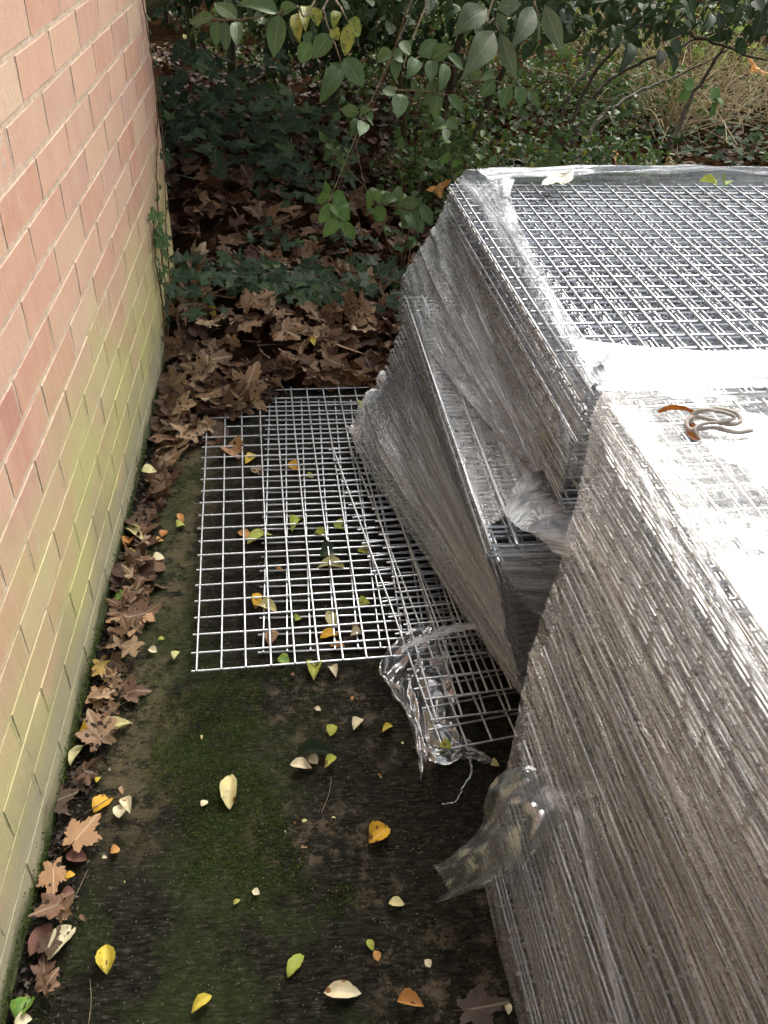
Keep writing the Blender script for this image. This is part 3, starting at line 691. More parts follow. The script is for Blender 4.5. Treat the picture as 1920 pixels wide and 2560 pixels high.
V, F, UV = patch([[(0.975,0.940,0.726), (0.975,0.928,0.726), (0.968,0.913,0.724), (0.970,0.895,0.722)], [(0.987,0.940,0.726), (0.987,0.928,0.726), (0.984,0.913,0.724), (0.982,0.890,0.722)]], nu=20, nv=6, amp=.0015)
obj('tag', mesh('tag', [Vector(v)-O for v in V], F, UV), rust, t)
V, F, UV = patch([[(1.028,2.020,0.722), (1.073,2.091,0.724), (1.099,2.059,0.732), (1.125,2.095,0.738)], [(1.018,1.987,0.721), (1.058,2.009,0.722), (1.082,2.011,0.722), (1.107,2.029,0.728)]], nu=16, nv=8, amp=.003, ripple=.004)
tag(obj('paper_scrap', mesh('paper_scrap', V, F, UV), mat_plain('damp_paper', (.70,.69,.62), (.58,.57,.50), 30, .8)), 'damp white paper scrap stuck on the back edge of the far stack', 'paper scrap')

# ------------------------------------------------------------------ fallen leaves placed one by one
LEAVES = [
 [0.0254,1.5348,0.02,-0.686,0.0627,0.0257,"o","pale","pale yellow leaf overlapping an orange one at the wall foot"],
 [0.0163,1.5085,0.012,1.491,0.0475,0.0277,"o","orange","orange spotted leaf tucked under a pale leaf by the wall"],
 [0.0354,1.4465,0.012,-0.025,0.0414,0.0321,"o","yellow","yellow leaf lying on a brown leaf by the wall, left of a cream leaf"],
 [0.0905,1.4581,0.006,0.246,0.0295,0.0248,"o","cream","cream oval leaf on black soil beside the wall strip"],
 [0.0937,1.5454,0.006,1.327,0.0278,0.0188,"o","orange","small orange leaf on the wall strip below a lime one"],
 [0.0872,1.518,0.006,0.777,0.0178,0.0205,"o","orange","tiny orange leaf stub beside the wall strip"],
 [0.1319,1.5736,0.006,0.534,0.0231,0.0261,"o","lime","small lime leaf left of the flat grid sheet"],
 [0.1274,1.6052,0.006,-1.136,0.0386,0.0142,"o","orange","small orange leaf left of the flat grid sheet, above a lime one"],
 [0.0854,1.3608,0.006,-1.087,0.0283,0.0125,"o","yellow","small yellow leaf above the large brown maple leaf"],
 [0.0284,1.3197,0.012,0.229,0.0312,0.0327,"o","green","dark green round leaf at the wall foot with a yellow patch"],
 [0.0722,1.3236,0.006,-0.03,0.0213,0.0246,"o","dark","round dark brown leaf between green leaf and maple leaf"],
 [0.0654,1.2499,0.012,-1.547,0.1444,0.0945,"m","mtan","large tan maple leaf lying flat alone by the wall"],
 [0.1306,1.2004,0.006,-0.035,0.0126,0.0092,"o","lime","tiny green leaf right of the large maple leaf"],
 [0.1161,1.1681,0.006,-0.259,0.02,0.0157,"o","cream","small cream leaf on brown concrete below the maple leaf"],
 [0.1676,1.1535,0.006,1.253,0.0261,0.0148,"o","pale","small pale teardrop leaf left of the grid corner"],
 [0.0301,1.1083,0.015,-1.149,0.0782,0.0458,"m","mgold","yellow and brown maple leaf crumpled against the wall foot"],
 [0.0305,1.0385,0.012,-1.458,0.0703,0.0484,"m","mtan","orange brown maple leaf with jagged edge against the wall"],
 [0.0346,0.976,0.012,0.367,0.0559,0.0401,"o","gold","large golden yellow leaf spotted brown at the wall foot"],
 [0.0782,0.9732,0.006,0.689,0.0615,0.0285,"o","pale","long pale cream leaf pointing away from the wall"],
 [0.0147,0.9153,0.02,1.347,0.0535,0.0165,"o","pale","narrow pale leaf leaning on the mossy wall base"],
 [0.3894,1.1326,0.006,-0.472,0.0265,0.0237,"o","green","green leaf bitten at one side at the grid sheet edge"],
 [0.4526,1.1066,0.006,1.526,0.0584,0.0297,"o","lime","round yellow green leaf just below the grid sheet"],
 [0.4922,1.0977,0.006,-1.183,0.028,0.0171,"o","cream","cream leaf right of the round yellow green leaf"],
 [0.4577,1.0042,0.006,-0.255,0.0139,0.0099,"o","cream","tiny red and cream leaf on dark concrete below the grid"],
 [0.4835,0.9549,0.006,1.39,0.0319,0.0189,"o","lime","green oval leaf with brown blotch on dark concrete"],
 [0.534,0.9661,0.006,1.066,0.0346,0.0197,"o","cream","cream teardrop leaf with brown base on dark concrete"],
 [0.4547,0.9001,0.006,0.115,0.0672,0.0283,"o","dark","large dark olive leaf under three pale ones"],
 [0.4466,0.885,0.014,-0.627,0.0218,0.0188,"o","cream","cream leaf lying on the dark olive leaf"],
 [0.4243,0.8736,0.012,-0.148,0.0411,0.0214,"o","cream","wide cream leaf below the dark olive leaf"],
 [0.4782,0.8789,0.012,0.903,0.0335,0.0164,"o","lime","folded yellow green leaf tip right of cream leaves"],
 [0.2373,0.9476,0.006,1.658,0.0126,0.0043,"o","pale","tiny pale seed leaf on mossy concrete"],
 [0.2883,1.5404,0.006,-0.518,0.0364,0.0252,"o","orange","orange leaf seen through the flat grid, beside a long lime leaf"],
 [0.3268,1.5239,0.006,0.619,0.0734,0.0335,"o","lime","long lime leaf seen through the flat grid"],
 [0.4162,1.577,0.006,1.214,0.0649,0.0291,"o","lime","green leaf curled under the flat grid"],
 [0.476,1.5276,0.006,-0.411,0.037,0.0235,"o","lime","narrow green leaf under the middle of the grid"],
 [0.5266,1.5694,0.006,-0.54,0.0375,0.0373,"o","lime","yellow green oval leaf under the grid near the film"],
 [0.5798,1.4685,0.006,-0.284,0.033,0.0318,"o","lime","olive leaf under doubled grid wires"],
 [0.498,1.413,0.006,0.025,0.0686,0.0321,"o","pale","wide pale green leaf under the grid below a dark leaf"],
 [0.4995,1.4571,0.006,0.232,0.0541,0.0489,"o","dark","dark brown leaf under the grid above a wide pale leaf"],
 [0.3765,1.4106,0.006,0.229,0.0153,0.0095,"o","orange","tiny orange leaf scrap under the grid"],
 [0.3278,1.3092,0.006,1.507,0.0534,0.0198,"o","gold","golden leaf standing on a pale leaf under the grid"],
 [0.3481,1.2855,0.006,-0.36,0.0526,0.0273,"o","pale","pale leaf with brown tip under the grid"],
 [0.42,1.2486,0.006,0.648,0.0188,0.0166,"o","lime","small lime leaf alone under the grid"],
 [0.4948,1.2412,0.006,-1.233,0.0659,0.0237,"o","pale","long pale leaf pointing down under the grid"],
 [0.4882,1.1971,0.006,0.287,0.045,0.0249,"o","gold","golden leaf below the long pale one under the grid"],
 [0.5423,1.221,0.006,-0.704,0.0276,0.0152,"o","orange","small orange leaf near the lower grid edge"],
 [0.5486,1.1983,0.006,0.195,0.0318,0.0198,"o","cream","cream leaf near the lower grid edge"],
 [0.5037,1.1694,0.006,0.102,0.0338,0.0169,"o","orange","peach leaf at the lowest grid wire"],
 [0.3639,1.1981,0.006,1.325,0.0485,0.0257,"o","brown","brown curled leaf under the doubled left wires"],
 [0.5672,1.2916,0.006,0.43,0.0314,0.0273,"o","lime","yellow green leaf by the slanted wires"],
 [0.131,2.5618,0.1,-0.763,0.0579,0.0436,"o","yellow","bright yellow leaf on top of the brown leaf pile"],
 [0.1508,2.2713,0.075,0.014,0.0338,0.0525,"o","lime","lime leaf on the brown leaf pile, above the grid"],
 [0.4508,2.7214,0.09,-1.336,0.0541,0.0203,"o","gold","small golden leaf among ivy on the pile"],
 [0.4663,2.3903,0.09,-1.068,0.0415,0.0226,"o","yellow","small yellow leaf on the dark part of the pile"],
 [0.6097,2.4786,0.09,0.024,0.0217,0.0403,"o","cream","small cream leaf on the right of the pile"],
 [0.0357,1.7483,0.05,0.298,0.0372,0.0391,"o","pale","pale leaf with a dark spot among brown leaves by the wall"],
 [0.2933,1.8587,0.006,0.996,0.0555,0.025,"o","yellow","curled yellow leaf under the upper grid"],
 [0.4069,1.8152,0.006,-0.244,0.0451,0.0316,"o","gold","golden leaf under the upper grid, centre"],
 [0.244,1.8903,0.006,-0.769,0.0717,0.0617,"o","tan","tan leaf under the upper left of the grid"],
 [0.3086,1.8055,0.006,-0.553,0.0366,0.032,"o","brown","rust leaf under the grid beside the curled yellow one"],
 [0.6178,2.119,0.006,1.489,0.1117,0.0255,"o","lime","lime leaf upright under the far grid corner"],
 [0.4506,1.7722,0.006,-0.012,0.0262,0.0188,"o","lime","thin green leaf under the grid centre"],
 [0.0614,0.8656,0.006,1.258,0.0135,0.0082,"o","yellow","small yellow leaf by black leaf mould"],
 [0.0765,0.8216,0.006,1.043,0.0457,0.0288,"o","gold","gold leaf with brown streaks left of a cream pair"],
 [0.1111,0.8,0.01,1.575,0.0286,0.0209,"o","cream","cream lobed leaf, left half of a pale pair"],
 [0.12,0.8119,0.008,2.011,0.0371,0.0187,"o","cream","cream round leaf, right half of a pale pair"],
 [0.1096,0.8377,0.014,1.872,0.0221,0.0108,"o","brown","small rust brown leaf on top of the cream pair"],
 [0.2538,0.8098,0.006,0.966,0.0162,0.0117,"o","cream","cream and brick red leaf scrap on mossy slab"],
 [0.2964,0.8337,0.006,1.632,0.0785,0.0279,"o","pale","large pale lance leaf alone on the dark slab"],
 [0.0604,0.7583,0.02,1.037,0.0775,0.0666,"m","mtan","long tan maple leaf curled beside the wall"],
 [0.0089,0.8241,0.012,0.381,0.0621,0.0679,"m","mdark","grey brown maple leaf decaying at the wall foot"],
 [0.0342,0.8702,0.006,0.161,0.0469,0.0542,"m","mdark","black decayed maple leaf at the wall foot"],
 [0.0521,0.7214,0.006,-0.232,0.0364,0.0229,"o","pink","dull pink leaf under the long tan maple leaf"],
 [0.1133,0.7289,0.006,0.564,0.0168,0.0151,"o","orange","small orange and cream leaf right of the pink leaf"],
 [0.0984,0.7176,0.006,-0.056,0.0083,0.0064,"o","cream","tiny cream leaf right of the pink leaf"],
 [0.0272,0.6772,0.015,-1.353,0.0749,0.0492,"m","mtan","tan maple leaf with grey tip at the wall foot"],
 [0.0526,0.6828,0.02,0.343,0.0155,0.0117,"o","gold","small ochre leaf on the maple leaf rim"],
 [0.0509,0.6595,0.006,0.335,0.022,0.0179,"o","pink","small pinkish leaf right of the grey tipped maple"],
 [0.0494,0.6213,0.006,-0.226,0.0179,0.0088,"o","cream","cream leaf above the large cream lance leaf"],
 [0.082,0.6201,0.006,-0.798,0.0146,0.0069,"o","brown","ochre scrap at the end of a dry stalk"],
 [0.0268,0.5912,0.01,1.184,0.0551,0.0241,"o","pink","mauve brown leaf with stalk near the wall base"],
 [0.0571,0.5852,0.006,1.098,0.0625,0.0257,"o","cream","large cream lance leaf near the lower left wall"],
 [0.1293,0.5572,0.006,1.777,0.0475,0.0253,"o","yellow","folded bright yellow leaf on mossy slab"],
 [0.35,0.6452,0.006,-0.4,0.0131,0.0103,"o","cream","small cream leaf in the middle of the mossy slab"],
 [0.3203,0.6308,0.006,0.692,0.0126,0.0071,"o","lime","small lime leaf left of a cream one on the slab"],
 [0.5686,0.8486,0.006,-1.001,0.0109,0.0046,"o","pale","tiny pale sliver near the gold leaf"],
 [0.5603,0.7351,0.006,0.663,0.0503,0.0321,"o","gold","golden heart leaf near the slab centre"],
 [0.4137,0.5311,0.006,1.007,0.0433,0.0178,"o","lime","lime leaf with yellow edge on the lower slab"],
 [0.4841,0.4866,0.006,-0.064,0.0559,0.0228,"o","cream","folded cream leaf at the bottom of the slab"],
 [0.2772,0.4843,0.006,0.693,0.0354,0.0159,"o","yellow","pale yellow leaf at the bottom of the slab"],
 [0.0255,0.4961,0.006,1.091,0.0366,0.0264,"o","green","fresh green leaf in the lower left corner"],
 [0.0281,0.4779,0.012,0.291,0.0232,0.0165,"o","cream","cream leaf over the fresh green corner leaf"],
 [0.5303,0.5517,0.006,-1.096,0.0181,0.0108,"o","lime","small green curled leaf above an orange one"],
 [0.5385,0.5351,0.006,-1.279,0.0163,0.0114,"o","orange","small orange tipped leaf below a green one"],
 [0.4136,0.7624,0.006,1.242,0.0068,0.003,"o","pale","tiny pale seed husk on the dark slab"],
 [0.4297,0.7659,0.006,0.519,0.0113,0.0055,"o","pale","tiny pale seed husk on the dark slab"],
 [0.4812,0.7689,0.006,-0.241,0.0082,0.0039,"o","pale","tiny pale seed husk on the dark slab"],
 [0.3965,0.7473,0.006,-0.923,0.0051,0.0021,"o","pale","tiny pale seed husk on the dark slab"],
 [0.1384,0.6734,0.006,-1.415,0.0047,0.002,"o","pale","tiny pale seed husk on the dark slab"],
 [0.4285,0.7178,0.006,-0.055,0.0118,0.0058,"o","brown","tiny red brown scrap on the slab"],
 [0.5777,0.6138,0.006,-0.059,0.0264,0.0157,"o","pale","pale oval leaf left of the near stack"],
 [0.6163,0.5191,0.006,-0.939,0.0134,0.0108,"o","cream","small cream leaf beside the lower near stack"],
 [0.5842,0.466,0.006,-0.192,0.0411,0.0208,"o","orange","cream and orange leaf at the bottom beside the stack"],
 [0.6899,0.4481,0.015,0.089,0.082,0.0548,"m","mdark","dark brown maple leaf at the foot of the near stack"],
 [0.7276,0.4504,0.006,1.564,0.0197,0.0106,"o","cream","cream leaf edge beside the dark maple leaf"],
 [0.5923,0.9527,0.006,0.633,0.0276,0.0138,"o","yellow","small yellow leaf with long stalk right of the slab"],
 [0.7883,0.8615,0.006,-0.048,0.0168,0.017,"o","pale","pale yellow leaf beside the trailing film end"],
 [0.6182,0.9171,0.006,-0.046,0.0062,0.0042,"o","pale","speck sized pale leaf on the slab"],
 [0.6559,1.011,0.006,1.029,0.0192,0.0114,"o","orange","orange leaf caught by the film edge"],
 [0.695,0.8901,0.03,-0.047,0.0246,0.0214,"o","lime","yellow leaf resting on film at the grid corner"],
 [0.7085,1.1411,0.006,0.183,0.0206,0.0151,"o","lime","yellow leaf below crossed wires"],
 [0.4087,1.093,0.006,-0.039,0.0095,0.0085,"o","brown","tiny rust scrap below the grid edge"],
 [0.5278,1.0273,0.006,1.375,0.0115,0.0056,"o","orange","tiny orange scrap on the slab"]]
def leaf_obj(T, mat, base, tip, width, roll=0., name='leaf', parent=None, lift=0.):
    L = (Vector(tip)-Vector(base)).length
    me = mesh(name, *scaled(T, 1), smooth=True); me.materials.append(mat)
    o = link(bpy.data.objects.new(name, me), parent); o.matrix_world = frame(base, tip, roll)@Matrix.Diagonal((L, width, (L+width)/2, 1)); return o
TM = {}
def tmesh(key, T, mat):
    if key not in TM:
        TM[key] = mesh('leaf', *T, smooth=True); TM[key].materials.append(mat)
    return TM[key]
flat = [ovate(12, .5, pk, fo, cu, sh, .16, seed=30+i) for i, (pk, fo, cu, sh) in enumerate(((.45,.20,.10,1.2),(.58,.35,.12,1.4),(.4,.50,.16,1.05),(.5,.12,.24,1.3)))]
for i, (x, y, z, rot, L, W, kind, colr, lab) in enumerate(LEAVES):
    a = Vector((math.cos(rot), math.sin(rot), 0))
    if kind == 'm':
        k = i % 3; me = tmesh(('mf', k, colr), MF[k], LM[colr]); name = 'maple_leaf'
        o = bpy.data.objects.new(name, me); COL.objects.link(o); s = L/1.35
        o.location = Vector((x, y, z+.006))-a*s*.32; o.rotation_euler = (random.uniform(-.06,.06), random.uniform(-.08,.02), rot); o.scale = (s, min(s*1.15, W/1.45), s)
        V, F = tube([(0,0,0),(-.22,.03,-.01),(-.42,.10,-.03)], .012, 5, .008); st = obj('stalk', mesh('stalk', V, F), MT['deadtwig'], o)
    else:
        k = i % 4; me = tmesh(('of', k, colr), flat[k], LM[colr]); name = 'fallen_leaf'
        o = bpy.data.objects.new(name, me); COL.objects.link(o)
        o.location = Vector((x, y, z+.002+L*.03))-a*L/2; o.rotation_euler = (random.uniform(-.12,.12), random.uniform(-.06,.06), rot); o.scale = (L, W*1.12, L*.9)
    tag(o, lab, 'maple leaf' if kind == 'm' else 'leaf')
    if lab.startswith('tiny pale seed husk'): o['group'] = 'seed husks on the slab'
p = (1.470,1.994,0.728)
t = thing('fallen_leaf', 'yellow green folded leaf pair on the bare mesh of the far stack', 'leaf', p)
for dx, ro, mt in ((-.004, 2.2, 'lime'), (.014, 1.2, 'green')):
    o = link(bpy.data.objects.new('leaf_blade', tmesh(('of', 1, mt), flat[1], LM[mt])), t); o.location = (dx, 0, .004); o.rotation_euler = (.5, -.1, ro); o.scale = (.05, .028, .05)
p = (1.868,3.775,0.300)

# ------------------------------------------------------------------ the heap of brown maple leaves
def heap_density(x, y):
    if x < .015: return 0
    if y < 1.42: return .9 if (x < .085 and y > 1.0) or (x < .055 and y > .3 and noise.noise((y*6, 0, 2)) > .08) else 0
    if y < 2.0: return 1. if x < .05+.05*max(0, (y-1.4)/.6)+max(0, (y-1.9))*1.3 else 0
    if y < 2.22: return 1. if x < .13+(y-2.0)*1.2 else 0
    if y < 4.6: return 1. if x < 1.1 and (y > 2.27 or x < .32) else 0
    return 0
def heap_h(x, y):
    if y < 1.5: return .010+.012*max(0, min(1, (y-.9)*2))
    h = .015+.06*min(1, max(0, (y-1.95)/.5))*math.exp(-max(0, x)*.6)
    base = bank(x, y) if y > 2.24 else 0.
    return max(base, 0)+h if y > 2.24 else h*min(1, .3+max(0,(y-1.5))*1.4)
pts = []
tries = 0
while len(pts) < 296 and tries < 90000:
    tries += 1
    y = 1.36+(4.2-1.36)*random.random()**1.5; x = random.uniform(.01, .95)
    if len(pts) < 34: y = random.uniform(.35, 1.45); x = random.uniform(.012, .09)
    if heap_density(x, y) < random.random(): continue
    if any((x-a)**2+(y-b)**2 < (.022 if y < 1.45 else .036+.012*(y-1.4))**2 for a, b in pts): continue
    if y > 2.5 and .5*noise.noise((x*3, y*2.5, 7))+.5 < .42: continue
    pts.append((x, y))
for i, (x, y) in enumerate(pts):
    k = random.randrange(9); s = random.uniform(.048, .086)*(1.05 if y > 1.8 else .62)*random.uniform(.8, 1.15)
    if x < .09: x = max(x, .03+s*.35)
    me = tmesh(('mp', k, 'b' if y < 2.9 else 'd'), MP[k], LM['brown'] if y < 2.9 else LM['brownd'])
    o = bpy.data.objects.new('maple_leaf', me); COL.objects.link(o)
    o.location = (x, y, heap_h(x, y)+random.uniform(-.004, .022)); o.scale = (s, s*random.uniform(.75, 1.05), s)
    o.rotation_euler = (random.gauss(0, .42), random.gauss(0, .42), random.uniform(0, 6.28))
    tag(o, 'curled brown maple leaf in the heap between the wall and the stacks', 'maple leaf', 'brown maple leaves heaped by the wall')
# finer litter under them
cl = Cloud(); n = 0
while n < 5200:
    y = 1.35+(6.5-1.35)*random.random()**1.2; x = random.uniform(-1.2, 4.) if y > 2.3 else random.uniform(.008, 1.)
    if y < 2.25 and heap_density(x, y)*1. < random.random(): continue
    if x < .03 and y < 2.8: continue
    if x > 1.0 and random.random() < .45: continue
    n += 1; s = random.uniform(.03, .07)
    z = heap_h(x, y) if x < 1.1 else bank(x, y)
    T = random.choice(MP) if random.random() < .45 and y < 3.6 else random.choice(OV)
    mt = Matrix.Translation((x, y, z-.006+random.uniform(-.004,.010)))@Euler((random.gauss(0,.35), random.gauss(0,.35), random.uniform(0,6.28))).to_matrix().to_4x4()
    cl.add(T, mt, (s, s, s))
o = cl.build('leaf_litter', LM['litter']); o['kind'] = 'stuff'; o['label'] = 'dark rotting leaf litter under the heap and shrubs'
# black crumbs of mould along the wall foot
cl = Cloud()
for i in range(2600):
    y = random.uniform(.15, 2.1); x = abs(random.gauss(0, .045))+.004
    if x > .15: continue
    s = random.uniform(.003, .012)*(1.2 if x < .05 else .8)
    cl.add(SMALL, Matrix.Translation((x, y, .003+random.random()*.006))@Euler((random.gauss(0,.7), random.gauss(0,.7), random.uniform(0,6.28))).to_matrix().to_4x4(), (s, s*1.2, s))
for i in range(1500):
    y = random.uniform(.1, 2.1); x = random.uniform(.1, .9); s = random.uniform(.0015, .005)
    cl.add(SMALL, Matrix.Translation((x, y, .003+random.random()*.002))@Euler((random.gauss(0,.4), random.gauss(0,.4), random.uniform(0,6.28))).to_matrix().to_4x4(), (s, s, s))
m_ = mat_leaf('mould_crumbs', [(0,(.012,.009,.007)),(.6,(.035,.022,.014)),(.9,(.06,.045,.03)),(1,(.22,.19,.14))], .5, island=True, veins=0, trans=0)
o = cl.build('leaf_mould', m_); o['kind'] = 'stuff'; o['label'] = 'black crumbs of leaf mould scattered along the wall foot'
# moss blades: tufts on the slab and along the foot of the wall
cl = Cloud(); n = 0; tries = 0
TRI = ([(0,-.3,0),(0,.3,0),(1,0,.25)], [(0,1,2)], [(0,0),(0,1),(1,.5)])
while n < 26000 and tries < 160000:
    tries += 1
    x = random.uniform(.03, 1.0); y = random.uniform(.15, 1.15)
    if x+.25*y > .68: continue
    q = noise.noise((x*5.2, y*5.2, 1.3))+.45*noise.noise((x*17, y*17, 5))
    if q < .05+random.random()*.25: continue
    n += 1; s_ = random.uniform(.0018, .0050)
    cl.add(TRI, Matrix.Translation((x, y, .0015))@Euler((random.gauss(0,.4), random.uniform(-1.3,-.1), random.uniform(0,6.28))).to_matrix().to_4x4(), (s_, s_*.8, s_))
for i in range(5000):
    y = random.uniform(.2, 1.9); z = abs(random.gauss(0, .022)); s_ = random.uniform(.002, .006)
    if noise.noise((y*8, z*20, 3)) < -.1: continue
    cl.add(TRI, Matrix.Translation((.001, y, z+.001))@Euler((random.gauss(0,.8), random.uniform(-1.2,.4), random.gauss(0,.9))).to_matrix().to_4x4(), (s_, s_*.8, s_))
o = cl.build('moss', mat_leaf('moss_blades', [(0,(.030,.060,.010)),(.5,(.055,.095,.015)),(.85,(.09,.13,.022)),(1,(.13,.15,.03))], .8, island=True, veins=0, trans=.2, spec=.1)); o['kind'] = 'stuff'; o['label'] = 'green moss growing on the damp slab and the wall foot'
# stalks and thin twigs on the slab
tw = [((.06,1.02),(.10,1.05)),((.05,.62),(.075,.70)),((.17,.40),(.20,.43)),((.46,.78),(.48,.85)),((.12,.46),(.11,.53)),((.10,1.30),(.17,1.33)),((.30,.36),(.35,.37)),((.05,.80),(.09,.83))]
for i, ((a, b), (c, d)) in enumerate(tw):
    V, F = tube(curve_pts([(a,b,.006),((a+c)/2+.004,(b+d)/2,.010),(c,d,.006)], 5), .0008, 5, .0005)
    tag(obj('leaf_stalk', mesh('leaf_stalk', V, F), MT['twig']), 'thin dry leaf stalk lying on the slab near the wall', 'twig', 'dry leaf stalks on the slab')

# ------------------------------------------------------------------ ivy
def ivy_leaf(parent, p, s, nrm, mat='ivy', yaw=None):
    k = random.randrange(4); me = tmesh(('iv', k, mat), IV[k], LM[mat])
    o = link(bpy.data.objects.new('leaf', me), parent)
    q = Vector(nrm).normalized().to_track_quat('Z', 'X').to_matrix().to_4x4()
    o.matrix_world = Matrix.Translation(Vector(p)-parent.location)@q@Matrix.Rotation(random.uniform(0,6.28) if yaw is None else yaw, 4, 'Z')@Matrix.Diagonal((s, s*random.uniform(.9,1.15), s, 1)); return o
# creeper climbing the wall corner
t = thing('ivy_creeper', 'thin ivy creeper climbing the far edge of the brick wall', 'ivy', (.0, 2.6, .1))
stems = [[(.008,2.42,.10),(.008,2.47,.22),(.008,2.50,.36),(.008,2.56,.52),(.008,2.66,.62),(.008,2.74,.74),(.008,2.72,.86),(.008,2.66,.98),(.008,2.60,1.10),(.008,2.55,1.3)],
         [(.01,2.55,.10),(.008,2.60,.22),(.008,2.62,.34),(.008,2.70,.46),(.008,2.77,.60),(.01,2.78,.80)],
         [(.008,2.38,.14),(.008,2.40,.24),(.008,2.38,.34),(.008,2.42,.44),(.008,2.40,.50)]]
for s_ in stems:
    c = curve_pts(s_, 8, .0012); V, F = tube([q-t.location for q in c], .0032, 6, .0014); obj('stem', mesh('stem', V, F), MT['deadtwig'], t)
    for q in c[::2]:
        if q.z > .62 and random.random() < .62: continue
        ivy_leaf(t, (q.x+.008, q.y+random.gauss(0,.015), q.z+random.gauss(0,.012)), random.uniform(.012,.024), (1, random.gauss(-.3,.35), random.gauss(.35,.35)), 'ivyb' if .32 < q.z < .56 and q.y < 2.6 else 'ivy')
for q, s_ in (((.012,2.40,.40),.03),((.012,2.44,.44),.034),((.012,2.38,.46),.026),((.012,2.47,.38),.03),((.012,2.43,.34),.028)):
    for k in range(3): ivy_leaf(t, (q[0]+.01*k, q[1]+random.gauss(0,.02), q[2]+random.gauss(0,.02)), s_, (1,-.5,.4), 'ivyb')
def ivy_patch(label, centres, n, smin, smax, hmax, bright=0.):
    t = thing('ivy_patch', label, 'ivy', (centres[0][0], centres[0][1], 0))
    V, F = tube([Vector((centres[0][0]+random.gauss(0,.1), centres[0][1]+random.gauss(0,.1), .12+.02*k))-t.location+Vector((.05*k,.03*k,0)) for k in range(5)], .003, 5, .001); obj('stem', mesh('stem', V, F), MT['deadtwig'], t)
    for i in range(n):
        cx, cy, rx, ry = random.choice(centres); a = random.uniform(0,6.28); d = random.random()**.6
        x = max(.02 if cy < 2.8 else -9, cx+math.cos(a)*rx*d); y = cy+math.sin(a)*ry*d
        z = max(heap_h(x, y), bank(x, y))+.012+random.random()*hmax*(1-d*.7)
        ivy_leaf(t, (x, y, z), random.uniform(smin, smax), (random.gauss(0,.35), random.gauss(-.55,.35), 1), 'ivyb' if random.random() < bright else 'ivy')
    return t
ivy_patch('glossy dark ivy patch at the wall corner above the brown leaves', [(.10,2.62,.13,.18),(.20,2.75,.22,.14),(.34,2.72,.18,.12)], 120, .030, .052, .07, .04)
ivy_patch('dark ivy patch left of the far stack, below the bright shrub cluster', [(.62,2.85,.28,.2),(.80,2.75,.14,.22),(.5,2.72,.2,.1)], 130, .030, .055, .05)
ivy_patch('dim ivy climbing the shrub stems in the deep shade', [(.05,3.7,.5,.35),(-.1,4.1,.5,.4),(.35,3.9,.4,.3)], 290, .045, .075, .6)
ivy_patch('ivy sprigs scattered through the middle of the leaf heap', [(.32,3.15,.12,.1),(.45,3.5,.2,.1),(.6,3.2,.15,.1)], 60, .025, .042, .03, .05)
cl = Cloud()
for i in range(7000):
    x = random.uniform(.9, 4.6); y = random.uniform(2.4, 6.2)
    if x < 1.3 and y < 2.6: continue
    s = random.uniform(.022, .045); z = bank(x, y)+random.random()**2*.16
    cl.add(random.choice(IV), Matrix.Translation((x, y, z))@Euler((random.gauss(.35,.35), random.gauss(0,.35), random.uniform(0,6.28))).to_matrix().to_4x4(), (s, s, s))
o = cl.build('ivy_ground_cover', LM['ivyi']); o['kind'] = 'stuff'; o['label'] = 'low ivy covering the bank behind the stacks'

